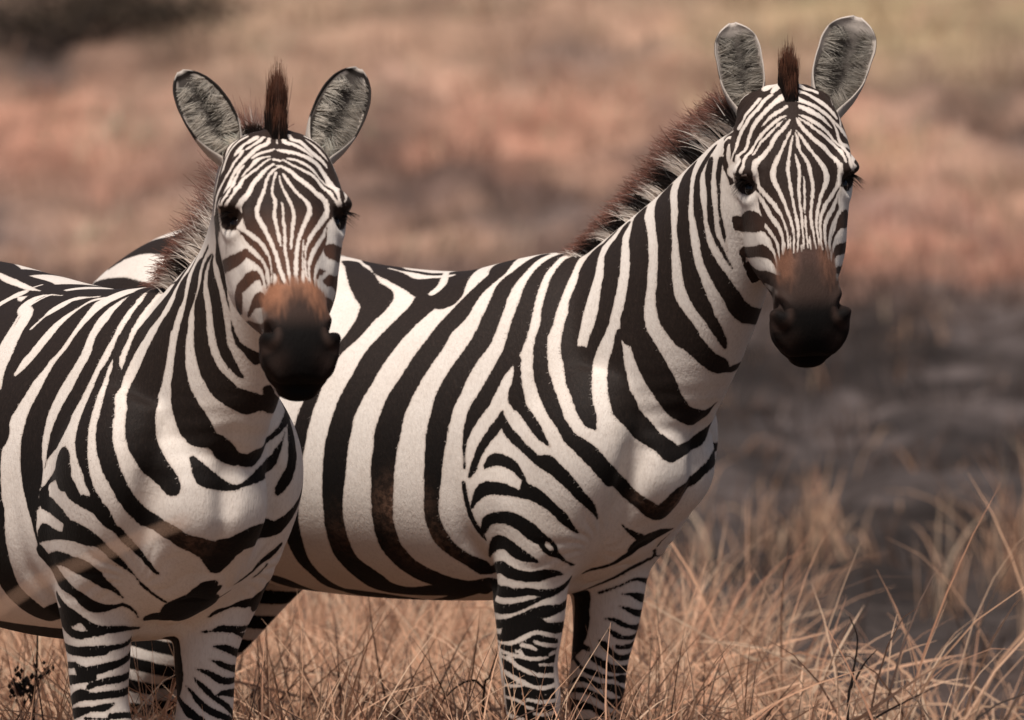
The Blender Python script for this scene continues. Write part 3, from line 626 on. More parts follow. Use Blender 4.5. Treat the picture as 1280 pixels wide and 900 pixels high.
('W','h',[(.5895,-.0843,1.5494,.001),(.5842,-.0952,1.5403,.0021),(.5761,-.1076,1.5267,.0026),(.5662,-.1146,1.5144,.0031),(.5546,-.1194,1.5022,.003),(.5543,-.1215,1.4976,.0025),(.5507,-.127,1.4885,.0021),(.5505,-.1372,1.4803,.0015)]),
('W','h',[(.5964,-.0808,1.5463,.0017),(.5941,-.0907,1.5358,.0033),(.5887,-.1041,1.5222,.0041),(.5825,-.1139,1.51,.0043),(.5812,-.1199,1.4979,.0044),(.573,-.1268,1.4842,.0059),(.5644,-.1383,1.4705,.0058),(.5637,-.1517,1.4586,.0058),(.5669,-.1509,1.4449,.0056),(.5656,-.1477,1.4326,.0054),(.5724,-.1468,1.4189,.004),(.5853,-.1438,1.4038,.0044),(.604,-.1437,1.3873,.0041),(.6099,-.1441,1.3798,.0048),(.6195,-.1444,1.3693,.0033),(.6275,-.145,1.3572,.002),(.6338,-.146,1.3452,.002),(.6396,-.1476,1.3316,.002),(.6435,-.1504,1.3165,.0019),(.6452,-.1528,1.3044,.0016)]),
('W','h',[(.6054,-.0868,1.5282,.0013),(.6038,-.0963,1.5161,.0026),(.6023,-.1087,1.498,.0026),(.6001,-.1201,1.4798,.0036),(.5966,-.1308,1.4586,.005),(.5962,-.1354,1.4435,.0061),(.603,-.1371,1.4268,.0046),(.6143,-.1372,1.4087,.0039),(.6238,-.1373,1.3921,.0032),(.6291,-.1381,1.38,.0032),(.6381,-.1389,1.3619,.0027),(.6459,-.1407,1.3438,.0024),(.6511,-.1435,1.3272,.002),(.6542,-.1471,1.3121,.0018),(.6565,-.1517,1.2955,.0013)]),
('W','h',[(.6447,-.1469,1.3271,.0008),(.6475,-.1494,1.3151,.0014),(.6494,-.1521,1.303,.0012)]),
('W','h',[(.6108,-.0904,1.5161,.0016),(.6129,-.0999,1.498,.0022),(.6157,-.109,1.4783,.0032),(.619,-.1177,1.4556,.0035),(.6238,-.1216,1.4375,.0035),(.6304,-.1244,1.4163,.0029),(.6371,-.1271,1.3951,.0027),(.6421,-.1289,1.38,.0027),(.6485,-.1313,1.3619,.0029),(.6544,-.1343,1.3438,.0029),(.6582,-.1383,1.3272,.0024),(.6602,-.1437,1.3106,.0019),(.6628,-.1473,1.297,.0011)]),
('W','h',[(.6242,-.1,1.4813,.0016),(.6331,-.1033,1.4602,.0036),(.6382,-.1065,1.4435,.0036),(.6404,-.1122,1.4253,.0029),(.645,-.1173,1.4027,.0027),(.6497,-.1212,1.383,.0026),(.6566,-.1243,1.3618,.0025),(.6611,-.1292,1.3422,.0021),(.6655,-.1328,1.3256,.0019),(.6693,-.1355,1.3121,.0018),(.6711,-.138,1.303,.001)]),
('W','h',[(.6661,-.1389,1.3106,.0016),(.6685,-.1422,1.2985,.0012)]),
('W','h',[(.6451,-.1017,1.4389,.0013),(.6495,-.1065,1.4177,.0021),(.654,-.112,1.3951,.0023),(.6587,-.1181,1.3709,.0016)]),
('W','h',[(.6605,-.1192,1.3648,.0014),(.664,-.1229,1.3498,.0023),(.6682,-.1261,1.3347,.0018),(.6723,-.1292,1.3196,.0016),(.6764,-.1323,1.3045,.001)]),
('W','h',[(.6735,-.1235,1.3286,.0014),(.6777,-.1264,1.3135,.0018),(.6813,-.1287,1.3015,.001)]),
('W','h',[(.613,-.0843,1.5221,.0017),(.6193,-.0866,1.51,.0026),(.6238,-.0902,1.4979,.003),(.6288,-.092,1.4874,.0027),(.6383,-.0895,1.4752,.0034),(.647,-.0886,1.4601,.0034),(.6542,-.0909,1.4404,.0033),(.6597,-.0932,1.4222,.003),(.6627,-.0988,1.4025,.0031),(.6652,-.1067,1.3799,.0025),(.6679,-.1112,1.3648,.0028),(.6731,-.1147,1.3467,.0025),(.6789,-.1175,1.3286,.0021),(.6839,-.1193,1.3135,.0019),(.6871,-.1211,1.3029,.0012)]),
('W','h',[(.6122,-.0818,1.5267,.0018),(.6219,-.0797,1.5161,.0028),(.6345,-.0777,1.4994,.0035),(.6464,-.0746,1.4842,.0032),(.6566,-.0705,1.4706,.0044),(.6659,-.0652,1.4553,.0059),(.6713,-.0634,1.4401,.0069),(.673,-.0699,1.425,.0056),(.6727,-.0826,1.4069,.0038),(.6736,-.0931,1.3858,.003),(.6754,-.1021,1.3647,.0028),(.6789,-.1076,1.3466,.0026),(.6834,-.1108,1.33,.0021),(.6879,-.1131,1.3149,.0017),(.6906,-.1155,1.3044,.001)]),
('W','h',[(.6056,-.07,1.5493,.0021),(.6141,-.0713,1.5372,.0039),(.6254,-.0688,1.5251,.0043),(.6387,-.0638,1.5114,.0045),(.6497,-.0556,1.5008,.0053),(.6515,-.0528,1.4992,.006),(.6601,-.0438,1.4854,.0059),(.6713,-.0358,1.4717,.0044),(.6815,-.0344,1.4596,.0055),(.6824,-.0343,1.4443,.0054),(.6817,-.0358,1.4321,.0067),(.6811,-.0416,1.42,.0044),(.68,-.0585,1.4035,.0045),(.68,-.077,1.3886,.0041),(.6799,-.0847,1.3797,.0044),(.6804,-.096,1.3616,.0031),(.683,-.1023,1.345,.0025),(.687,-.1058,1.3284,.0022),(.6907,-.1091,1.3133,.0019),(.6944,-.1104,1.3013,.0014)]),
('W','h',[(.6072,-.0669,1.5508,.0015),(.6183,-.0615,1.5433,.0026),(.6304,-.0548,1.5341,.0031),(.6423,-.0451,1.5219,.0038),(.6495,-.0287,1.5095,.0049),(.6561,-.0169,1.4987,.0046),(.6561,-.0169,1.4987,.0049),(.6658,-.0147,1.4896,.005),(.68,-.0217,1.4792,.0035),(.6888,-.0249,1.4671,.0021)]),
('W','h',[(.6063,-.0631,1.5561,.0019),(.6176,-.0553,1.5508,.0035),(.6289,-.0474,1.5432,.0045),(.6379,-.0362,1.5339,.005),(.6432,-.0225,1.5231,.0048),(.6501,-.0137,1.5093,.0038),(.6582,-.0066,1.4985,.0033),(.6587,-.0046,1.4985,.0044),(.6665,.0028,1.4908,.0079),(.6836,-.0108,1.4806,.0044),(.6915,-.0167,1.4701,.0033),(.6963,-.0182,1.4595,.0038),(.6981,-.0141,1.4533,.0038)]),
('W','h',[(.6007,-.0526,1.572,.0041),(.6126,-.0456,1.5659,.0062),(.6242,-.0355,1.5582,.006),(.6319,-.0225,1.549,.0058),(.6377,-.0122,1.5382,.003),(.6416,-.0058,1.5305,.0014)]),
('W','h',[(.5873,-.047,1.5871,.0074),(.6012,-.0402,1.581,.0054),(.6131,-.0305,1.5749,.005),(.6227,-.0175,1.5656,.0057),(.631,-.0053,1.5548,.0046),(.638,.0033,1.5441,.0038),(.6446,.0152,1.5317,.0038),(.6477,.0267,1.5208,.0077),(.6455,.0426,1.5067,.003),(.6476,.0438,1.497,.0018),(.65,.0449,1.4844,.0021),(.6858,.0033,1.4758,.0061),(.6951,-.0126,1.467,.0024),(.6993,-.0079,1.4578,.0039)]),
('W','h',[(.6306,-.0074,1.5548,.0026),(.6367,-.0001,1.5456,.0029),(.6418,.0033,1.5349,.0028),(.6468,.0054,1.5227,.0033),(.6528,.0023,1.509,.004),(.6601,.0066,1.4983,.005),(.6495,.0448,1.4868,.003)]),
('W','h',[(.5744,-.0315,1.6036,.0039),(.5851,-.0281,1.5991,.005),(.5957,-.0191,1.5945,.0053),(.6051,-.0113,1.5868,.007),(.6154,.0008,1.5775,.0073),(.6241,.007,1.5684,.0058),(.6313,.0127,1.5592,.0055),(.6367,.0157,1.55,.0043)]),
('W','h',[(.5613,-.0078,1.6139,.0112),(.5796,-.0097,1.6065,.0092),(.5869,.0038,1.6025,.0058),(.5936,.0103,1.5987,.0062)]),
('W','h',[(.631,.0335,1.5525,.0026),(.6427,.0219,1.5362,.0036)]),
('W','h',[(.5697,-.1481,1.4067,.0021),(.5772,-.1455,1.3946,.0039),(.5885,-.1456,1.3795,.0043),(.5984,-.1463,1.3659,.0043),(.6123,-.1474,1.351,.0047),(.6247,-.149,1.336,.0037),(.6309,-.1511,1.3194,.0031),(.6343,-.1532,1.3042,.0049),(.6336,-.1548,1.2921,.0018)]),
('W','h',[(.5679,-.1483,1.4036,.0015),(.5682,-.1461,1.3822,.0035),(.5746,-.1471,1.364,.0039),(.585,-.1485,1.349,.0036),(.5984,-.1488,1.3355,.0036),(.6102,-.1496,1.322,.0031),(.6186,-.1509,1.31,.0038),(.6214,-.1521,1.2979,.0027),(.6248,-.1543,1.2843,.0021),(.6271,-.1561,1.2752,.0011)]),
('K','h',[(.5021,-.1201,1.3481,.0157),(.5108,-.1185,1.3459,.0143),(.5416,-.1364,1.3529,.0208),(.5673,-.1473,1.3509,.018),(.5779,-.1491,1.3451,.0077),(.5904,-.1494,1.3342,.0033),(.6016,-.1494,1.3226,.003),(.6096,-.15,1.309,.0037),(.6193,-.1525,1.2895,.0023),(.624,-.1554,1.2752,.0014)]),
('K','h',[(.6182,-.1556,1.2659,.0016),(.6098,-.1517,1.2794,.0052),(.5978,-.1493,1.2905,.0091),(.5803,-.147,1.2967,.0126),(.5525,-.1345,1.295,.0104),(.5216,-.1137,1.2924,.0108),(.5017,-.0991,1.2913,.0112),(.4988,-.0953,1.2835,.0041),(.4973,-.0884,1.2695,.0035),(.4981,-.0921,1.2765,.003),(.4987,-.0792,1.2578,.0039),(.4991,-.0678,1.246,.0056),(.5363,-.0932,1.2397,.0029),(.5392,-.0912,1.2354,.0004)]),
('K','h',[(.5053,-.0619,1.2471,.0382),(.5601,-.1227,1.2463,.0145),(.5892,-.1411,1.2455,.0143),(.6126,-.156,1.2422,.0127)]),
('K','h',[(.5734,-.1163,1.2203,.0016),(.5796,-.113,1.2085,.0062),(.604,-.1444,1.1975,.001)]),
('K','h',[(.4929,-.1021,1.2924,.0003),(.4943,-.089,1.267,0),(.495,-.0802,1.2542,0),(.4959,-.0659,1.2389,0),(.4956,-.0609,1.234,0),(.5714,-.1161,1.2228,.0027)]),
('W','h',[(.6836,-.0345,1.4184,.0017),(.6819,-.0427,1.4017,.0031),(.6828,-.0546,1.3867,.0043),(.6836,-.0596,1.3792,.0055),(.6848,-.0758,1.3658,.0052),(.686,-.0881,1.3524,.0046),(.6884,-.0941,1.3373,.0039),(.6917,-.0974,1.3222,.0037),(.6952,-.0984,1.3071,.0032),(.6995,-.0991,1.2889,.0031),(.7026,-.1021,1.2768,.0018)]),
('W','h',[(.6831,-.0365,1.4062,.0025),(.6833,-.038,1.3909,.0052),(.6844,-.033,1.3786,.0071),(.6858,-.0481,1.3668,.0037),(.6873,-.0609,1.3518,.0049),(.6893,-.0743,1.3369,.0049),(.6921,-.0835,1.3204,.0042),(.6951,-.089,1.3053,.0037),(.6971,-.0891,1.2947,.0022)]),
('K','h',[(.6697,.0071,1.3545,.0132),(.683,-.0177,1.3576,.0182),(.6885,-.0414,1.351,.0115),(.6891,-.0522,1.3413,.0057),(.6897,-.0615,1.332,.0037),(.6911,-.0715,1.3201,.0031),(.6937,-.0798,1.3058,.0024),(.6959,-.085,1.2976,.0012)]),
('K','h',[(.7017,-.0876,1.273,.0019),(.6972,-.0787,1.2838,.004),(.6936,-.0677,1.2918,.0062),(.6915,-.0554,1.2991,.0103),(.6874,-.033,1.3011,.011),(.6684,.0038,1.3025,.0111)]),
('K','h',[(.6678,.0031,1.296,.0008),(.6657,.0008,1.2803,.0009),(.663,-.0019,1.2656,.0022),(.7042,-.0714,1.2432,.0028)]),
('K','h',[(.704,-.0816,1.2603,.006),(.6918,-.0518,1.2608,.0069),(.6621,-.0029,1.2613,.0074)]),
],
'L': [
('K','b',[(-.545,-.0901,1.235,.0295),(-.4639,-.1192,1.2157,.0373),(-.4149,-.1386,1.2014,.0404),(-.3861,-.1509,1.1915,.0412),(-.3567,-.1618,1.1815,.0488),(-.3303,-.1775,1.1666,.0517),(-.3099,-.1917,1.1515,.0473),(-.2913,-.2051,1.1354,.0365),(-.2675,-.2153,1.1204,.0219)]),
('K','b',[(-.8138,.0135,1.2716,.039),(-.6992,-.0131,1.2635,.0372),(-.5627,-.0328,1.2509,.0151),(-.4322,-.0471,1.2389,.0237),(-.3249,-.0639,1.2295,.014),(-.2241,-.0706,1.2246,.0089),(-.1421,-.0759,1.2242,.0026)]),
('K','b',[(-.413,-.0873,1.2269,.0304),(-.356,-.0877,1.2237,.0115),(-.3027,-.0757,1.2252,.0036)]),
('W','b',[(-.6695,-.048,1.2567,.0088),(-.6033,-.0541,1.2503,.0077),(-.5281,-.0653,1.2419,.0106),(-.4686,-.0699,1.2361,.0091),(-.4092,-.0757,1.2306,.0069),(-.3571,-.0757,1.2278,.0008)]),
('W','b',[(-.4051,-.084,1.2276,.0036),(-.4013,-.0989,1.2217,.0168),(-.4038,-.1101,1.2168,.0117)]),
('K','b',[(-.1502,-.0811,1.2221,.0659),(-.1587,-.0882,1.2189,.0769),(-.177,-.1031,1.2116,.1155),(-.1588,-.1186,1.2024,.0826),(-.1403,-.1294,1.1942,.0864),(-.1281,-.1488,1.177,.0872),(-.1203,-.1685,1.1557,.0817),(-.1196,-.1758,1.147,.072),(-.1201,-.1951,1.1214,.0656),(-.1236,-.2131,1.0938,.0547),(-.1219,-.2233,1.0742,.0472),(-.1224,-.2326,1.0544,.0398),(-.1225,-.2407,1.0347,.0322),(-.1235,-.2478,1.015,.0241),(-.1224,-.2535,.9953,.0196),(-.1214,-.258,.9765,.0168)]),
('W','b',[(-.2522,-.078,1.2226,.0016),(-.2858,-.0809,1.2228,.0032),(-.3052,-.0867,1.2215,.0034),(-.3172,-.1001,1.2167,.0132),(-.3171,-.1176,1.2083,.0158),(-.3022,-.1344,1.1978,.0141),(-.2673,-.1435,1.1898,.0148),(-.2438,-.1629,1.1733,.0201),(-.2301,-.1824,1.1541,.0205),(-.2275,-.1868,1.1493,.0227),(-.2122,-.2097,1.1203,.0217),(-.1986,-.2253,1.0951,.0162),(-.1887,-.2352,1.0758,.0152),(-.1805,-.2417,1.0603,.0167),(-.171,-.248,1.0428,.0133)]),
('W','b',[(-.127,-.0792,1.223,.0028),(-.1702,-.0897,1.2181,.0129),(-.1779,-.1103,1.2077,.0185),(-.183,-.1287,1.1963,.0134),(-.1841,-.1391,1.1889,.0046)]),
('W','b',[(-.0545,-.0752,1.2245,.0054),(-.0871,-.0859,1.2192,.0063),(-.0962,-.1112,1.2044,.0056),(-.1054,-.1375,1.1846,.0108),(-.1097,-.1584,1.1649,.0142),(-.1102,-.169,1.1531,.0151),(-.1168,-.1944,1.1215,.0141),(-.1265,-.2086,1.1025,.013),(-.1355,-.221,1.084,.0061)]),
('K','b',[(-.3113,-.1965,1.1465,.0182),(-.1325,-.2575,.9899,.0249),(-.1319,-.2638,.9623,.0243),(-.129,-.2686,.9267,.019),(-.1243,-.2707,.8793,.0188),(-.1232,-.2699,.8396,.0205),(-.1182,-.2678,.8269,.0202),(-.1278,-.2625,.7765,.0232),(-.1334,-.255,.7462,.0253),(-.1425,-.2382,.7044,.0267),(-.1492,-.2322,.6919,.0305),(-.1508,-.2234,.6786,.0327),(-.1466,-.2074,.66,.0346),(-.1345,-.1888,.6437,.0351),(-.1101,-.1712,.6332,.0189),(.0034,-.1902,.6351,.019)]),
('K','b',[(-.5213,-.1091,.5873,.0379),(-.5133,-.0919,.582,.0366),(-.4661,-.0839,.5782,.0318),(-.4191,-.0766,.5755,.0258),(-.3708,-.0661,.5733,.0203),(-.319,-.0478,.5712,.0192)]),
('K','b',[(.0115,-.0751,1.2241,.0085),(.0008,-.0957,1.2103,.0124),(-.0039,-.1164,1.1921,.0144),(-.0031,-.1362,1.1697,.0193),(-.003,-.1462,1.1565,.0216),(.0009,-.1657,1.1253,.0284),(-.0097,-.1836,1.0956,.0307),(-.0191,-.2003,1.0629,.0271),(-.0274,-.214,1.0311,.0264),(-.0337,-.2236,1.0048,.0286),(-.0332,-.2264,.9935,.0282),(-.0345,-.2323,.9679,.0295),(-.0312,-.2365,.9345,.0306),(-.0235,-.2378,.8972,.0299),(-.0207,-.2396,.8578,.0191),(-.0142,-.2387,.8186,.0097),(-.012,-.2359,.7929,.0043),(-.0081,-.2286,.7642,.0047),(-.002,-.2199,.7435,.0079)]),
('K','b',[(.0606,-.08,1.2159,.0165),(.065,-.096,1.202,.0154),(.0671,-.1188,1.1778,.0217),(.0708,-.1328,1.1589,.0249),(.0789,-.1534,1.124,.0186),(.0748,-.1756,1.0819,.0203),(.0676,-.1896,1.0498,.0217),(.0536,-.2011,1.0199,.0232),(.0491,-.2078,.9967,.0276),(.0345,-.2149,.9705,.0212),(.0217,-.2201,.9494,.0104),(.0128,-.2244,.9293,.0024),(.0089,-.227,.9133,.0006)]),
('K','b',[(.1163,-.115,1.1572,.0124),(.1179,-.1394,1.1213,.0048),(.1171,-.1573,1.0901,.0085),(.1245,-.1773,1.0549,.0134),(.1352,-.1943,1.0266,.0168),(.1454,-.2074,1.0008,.0169),(.1546,-.2163,.9759,.0179),(.1673,-.2209,.9481,.0152),(.1808,-.2204,.9203,.0097),(.1903,-.2166,.8932,.0085),(.1971,-.2115,.8767,.0068),(.1992,-.2077,.863,.0131)]),
('K','b',[(.1326,-.1321,1.1178,.0027),(.1415,-.1375,1.0985,.0023)]),
('K','b',[(.1078,-.2286,.9529,.005),(.1036,-.2308,.9425,.0163),(.1038,-.2331,.9288,.0288),(.1041,-.2345,.915,.039),(.1256,-.2343,.8964,.0199),(.1413,-.2315,.8794,.0192),(.1607,-.225,.8635,.0118),(.1827,-.2154,.857,.0139),(.1987,-.2041,.848,.0138),(.2038,-.198,.8415,.0169),(.2063,-.1874,.8247,.0127),(.2078,-.1688,.8056,.0041),(.2101,-.1816,.8227,.0067),(.2094,-.1684,.8082,.0072),(.2026,-.1484,.7891,.008),(.198,-.1282,.7726,.0064),(.1988,-.1114,.7546,.006),(.2013,-.0975,.7381,.0055),(.203,-.0838,.7246,.0032)]),
('K','b',[(.1018,-.2346,.913,.011),(.0655,-.2306,.9043,.0109),(.0296,-.2258,.8906,.0055),(.0181,-.2292,.8733,.0085),(.0164,-.2309,.8604,.0187),(.0234,-.2307,.8509,.015),(.0559,-.2309,.8437,.0153),(.0956,-.2299,.8299,.0139),(.104,-.2282,.8234,.012),(.1114,-.2261,.8163,.0149)]),
('K','b',[(-.0007,-.2359,.8409,.0043),(-.001,-.2352,.8528,.005)]),
('K','b',[(.0003,-.2322,.7835,.0083),(.0172,-.2314,.7953,.017),(.0532,-.2277,.7939,.0109),(.0888,-.2238,.7924,.0084),(.1171,-.2222,.8032,.0204),(.1508,-.2101,.7958,.0195),(.169,-.1978,.7878,.0145),(.1752,-.1887,.7809,.0112),(.177,-.1789,.7719,.008),(.1756,-.159,.755,.0079),(.172,-.1381,.74,.0051),(.1739,-.1529,.7489,.0063),(.1701,-.1309,.7338,.004),(.1684,-.1146,.7195,.0013),(.1641,-.0982,.7021,.0036),(.1631,-.0827,.6898,.0038)]),
('K','b',[(.1355,-.1356,1.1091,.0035),(.145,-.1428,1.085,.0143),(.1684,-.1644,1.0569,.0126),(.1921,-.1818,1.0199,.0172),(.1977,-.1886,1.0027,.0184),(.211,-.1954,.9691,.0181),(.2246,-.1936,.9374,.0183),(.2341,-.1861,.9083,.0172),(.2317,-.1888,.92,.0162),(.2377,-.1797,.8946,.0157),(.2391,-.1654,.8699,.015),(.2322,-.1443,.8484,.0156),(.2331,-.1468,.8495,.0131),(.2259,-.1179,.8283,.0163),(.2436,-.1044,.8201,.0163),(.276,-.091,.8048,.0176),(.2833,-.0686,.7884,.0177),(.2873,-.0426,.7796,.0203),(.2757,-.0148,.7704,.0217)]),
('K','b',[(.2773,-.0273,.7684,.0098),(.2523,-.0053,.7488,.0088),(.2348,.0122,.7296,.0061)]),
('K','b',[(.2861,.0354,.777,.0168),(.2621,.029,.7543,.0167),(.2376,.0207,.7315,.0109)]),
('K','b',[(.2763,.001,.7754,.0147),(.2581,.0082,.7546,.0138),(.2435,.0126,.738,.0098)]),
('K','b',[(.27,-.0015,.7683,.0247),(.2811,.029,.772,.0284),(.2873,.0418,.7794,.0257),(.2904,.042,.783,.0256),(.2817,.0761,.7929,.0275),(.2107,.1401,.8018,.018),(.2141,.1656,.8142,.0154),(.213,.1857,.8344,.0123),(.2055,.2012,.8544,.0088)]),
('K','b',[(.1712,-.0395,1.2578,.0027),(.0441,-.0056,1.2442,.0115),(.0875,-.0504,1.2267,.0108),(.1009,-.0765,1.2053,.0103),(.1091,-.0958,1.1837,.0095),(.1109,-.1034,1.1746,.01),(.1191,-.1173,1.1519,.0102),(.1225,-.1309,1.1302,.0103),(.1297,-.136,1.1148,.006),(.1368,-.1415,1.0974,.0055)]),
('K','b',[(.2204,-.0532,1.2604,.0159),(.2139,-.0664,1.2364,.0167),(.199,-.0753,1.2154,.0222),(.1767,-.082,1.1961,.0238),(.1627,-.0877,1.1815,.0229),(.1589,-.0906,1.175,.0258),(.1525,-.1025,1.1514,.0156),(.151,-.1186,1.1197,.0076),(.1531,-.1319,1.093,.0053),(.1541,-.1447,1.0726,.0062),(.1725,-.1603,1.0579,.0076)]),
('K','b',[(.0258,-.0305,1.2417,.0187),(.0505,-.0728,1.2224,.0176),(.0605,-.0973,1.2019,.0201),(.0695,-.1153,1.1812,.0183)]),
('K','b',[(.2745,-.0552,1.278,.0062),(.2664,-.0623,1.2595,.0188),(.2718,-.0701,1.2392,.0191),(.265,-.0767,1.2166,.015),(.2511,-.085,1.1869,.0196),(.2441,-.0876,1.1789,.0209),(.2364,-.093,1.1532,.0259),(.2248,-.0991,1.1216,.0322),(.2128,-.1054,1.085,.0354),(.2052,-.1124,1.0588,.0331),(.2358,-.1308,1.0364,.0274),(.2431,-.137,1.0182,.0274),(.2502,-.1397,.9951,.0288),(.2558,-.1364,.9669,.0283),(.2574,-.121,.9353,.0252),(.265,-.1063,.9167,.0238),(.2815,-.0977,.8977,.0219),(.2926,-.0935,.8864,.0148),(.2982,-.0891,.8792,.0032)]),
('K','b',[(.348,-.059,1.3082,.0034),(.3229,-.0598,1.2856,.0153),(.3189,-.064,1.2582,.0157),(.3117,-.0679,1.2307,.0117),(.3049,-.0711,1.2081,.0084),(.2982,-.0743,1.1815,.0115),(.2984,-.0743,1.1805,.0117),(.2922,-.077,1.1511,.0126),(.2881,-.0783,1.106,.0164),(.288,-.0765,1.0707,.0232),(.2926,-.0712,1.0405,.0295),(.3001,-.0614,1.0142,.0342),(.3078,-.0515,.9947,.0327),(.3159,-.0381,.9821,.022),(.3228,-.0219,.9693,.0158),(.3176,-.0013,.9559,.0219),(.3249,-.0207,.9723,.0167),(.3158,.0017,.9519,.0196),(.3182,.0198,.9396,.0147),(.3184,.0177,.9418,.0112),(.3203,.0297,.9392,.0119),(.3169,.0441,.9358,.0131),(.3113,.0596,.9416,.0162),(.2813,.0949,.9576,.0064),(.256,.1281,.9798,.0049),(.2314,.1622,1.0056,.0087),(.1945,.1828,1.0161,.0099)]),
('K','b',[(.2997,-.0576,.9407,.0058),(.3081,-.0501,.9253,.0126),(.3142,-.0406,.9077,.018),(.3142,-.0213,.899,.0158),(.3143,-.0213,.8985,.0144),(.3066,.0004,.8903,.0106),(.3137,.0197,.8862,.0052),(.3176,.0362,.8919,.0043),(.3109,.0597,.9008,.0087),(.2968,.0834,.9119,.0131),(.2584,.1151,.9241,.0137),(.2566,.1289,.9385,.0078),(.2571,.1308,.9454,.0076),(.2534,.1458,.9695,.0017),(.2483,.1522,.9819,.0009)]),
('K','b',[(.2242,.1723,1.0002,.0066),(.2374,.1699,.9781,.0124),(.2458,.1691,.947,.0142),(.2458,.1701,.9381,.0138),(.2485,.1644,.9146,.0125),(.2475,.1552,.8951,.012),(.2422,.1441,.8778,.0093),(.2382,.1405,.8674,.0038)]),
('K','b',[(.2118,.0258,.7053,.0069),(.2003,.0127,.6927,.0237),(.1855,.001,.6818,.0218),(.1697,-.0114,.6694,.0162)]),
('K','b',[(.1725,.0223,.6732,.0087),(.1547,.0087,.6581,.0522),(.1348,-.0126,.6456,.0341),(.1176,-.0251,.6397,.0176)]),  # brisket stripe plus painted shade between the forelegs
('K','b',[(.1776,.1754,.7695,.0053),(.1746,.1577,.7525,.0072),(.1699,.1391,.7374,.0056),(.1626,.124,.7201,.0041),(.1663,.1006,.7061,.0034),(.177,.08,.6981,.0013)]),
('K','b',[(.1617,.1549,.7335,.0019),(.1524,.1471,.7194,.0021),(.1483,.1338,.7091,.0021)]),
('K','b',[(.1599,.0818,.6869,.0019),(.1643,.0592,.676,.003),(.1628,.0426,.6689,.0055),(.1579,.0296,.6626,.0034)]),
('K','b',[(.0864,.1915,.6901,.011),(.0791,.185,.6734,.0368),(.0983,.1588,.6623,.0131),(.1025,.1383,.6582,.0104),(.1033,.1216,.6567,.0056),(.1006,.1027,.6502,.0033),(.0984,.0836,.6446,.0071),(.0855,.0714,.6333,.0023)]),
('K','b',[(.0443,.1829,.635,.0024),(.0407,.1741,.6173,.003),(.0757,.145,.6084,.0064),(.0867,.1204,.6096,.0067),(.0854,.0959,.6107,.0062),(.08,.0831,.6073,.0034),(.0653,.0658,.604,.0016)]),
('K','b',[(.0849,.1234,.6043,.0027),(.077,.1379,.5994,.0042),(.0379,.1634,.5943,.007),(.0402,.1652,.5997,.0031)]),
('K','b',[(.0363,.1523,.5627,.0104),(.068,.1332,.5651,.0073),(.0818,.1066,.5741,.0068),(.0796,.0851,.5773,.0027)]),
('K','b',[(.0347,.1475,.5309,.0075),(.0722,.1167,.538,.0061),(.0774,.0969,.5456,.0048),(.0743,.078,.5533,.0008)]),
('K','b',[(.0352,.1464,.5121,.0044),(.0712,.1084,.5124,.0072),(.073,.0916,.519,.0066),(.0698,.0757,.5292,.0048),(.0555,.0575,.5355,.0009)]),
('K','b',[(.0608,.1269,.4885,.008),(.0698,.1061,.4898,.0048),(.0702,.095,.4855,.0028)]),
('K','b',[(.0651,.1184,.4632,.006),(.0696,.0888,.4824,.005),(.0628,.0701,.5011,.0058),(.0514,.0564,.5187,.0007)]),
('K','b',[(.0685,.111,.4444,.0062),(.0701,.0841,.4547,.0071),(.0566,.0627,.4757,.0058),(.0426,.0531,.4937,.0034),(.0319,.0485,.5018,.0005)]),
('K','b',[(.0663,.067,.4391,.0054),(.0479,.0506,.4517,.0087),(.0249,.045,.4662,.0062)]),
('K','b',[(.0045,.0427,.5579,.017),(.0071,.0437,.5275,.0207),(-.0074,.048,.4998,.0247),(-.0066,.0482,.4765,.0025)]),
('K','b',[(.0066,-.2183,.7429,.0105),(.0419,-.2186,.7478,.0134),(.0714,-.2153,.7474,.0146),(.098,-.2076,.7393,.0173),(.1207,-.196,.7324,.0197),(.1319,-.1827,.7233,.0167),(.1339,-.1676,.7082,.0123),(.133,-.1446,.6952,.0055),(.1219,-.1193,.6771,.002)]),
('K','b',[(.0158,-.2137,.7315,.0138),(.0325,-.2092,.7125,.0186),(.0608,-.2011,.6931,.0126),(.0738,-.1928,.6841,.0109),(.0846,-.1789,.6692,.0147),(.0925,-.1638,.66,.013),(.1004,-.1457,.6576,.0083),(.1056,-.1236,.6603,.0048),(.1105,-.11,.6628,.0045),(.103,-.0866,.6492,.0027),(.0867,-.0722,.6359,.0015)]),
('K','b',[(.0352,-.1947,.6523,.0099),(.054,-.1843,.6399,.0112),(.0677,-.1716,.6298,.007),(.0768,-.157,.6154,.0117),(.0871,-.1357,.6154,.0075),(.0859,-.1064,.6171,.006),(.072,-.0823,.6156,.0036)]),
('K','b',[(.0037,-.1882,.6271,.0156),(.025,-.1839,.6117,.0109),(.0484,-.1754,.605,.0079),(.0692,-.1623,.6072,.0059)]),
('K','b',[(-.0238,-.1716,.5807,.0084),(.0335,-.174,.5737,.0089),(.064,-.1586,.5751,.0101),(.0792,-.138,.5774,.0093),(.082,-.1306,.5807,.0058),(.0763,-.0943,.5871,.0044)]),
('K','b',[(-.0195,-.1681,.5444,.0067),(.0259,-.1722,.5474,.0063),(.0366,-.1683,.5341,.0132),(.0583,-.1562,.5378,.0097),(.0755,-.1322,.5461,.0085),(.0743,-.0978,.5555,.007)]),
('K','b',[(-.0032,-.1703,.5177,.0096),(.0273,-.17,.5217,.0083)]),
('K','b',[(.0516,-.1583,.5077,.0051),(.0652,-.1449,.5155,.0057),(.073,-.1254,.52,.0067),(.0695,-.0979,.5235,.0071)]),
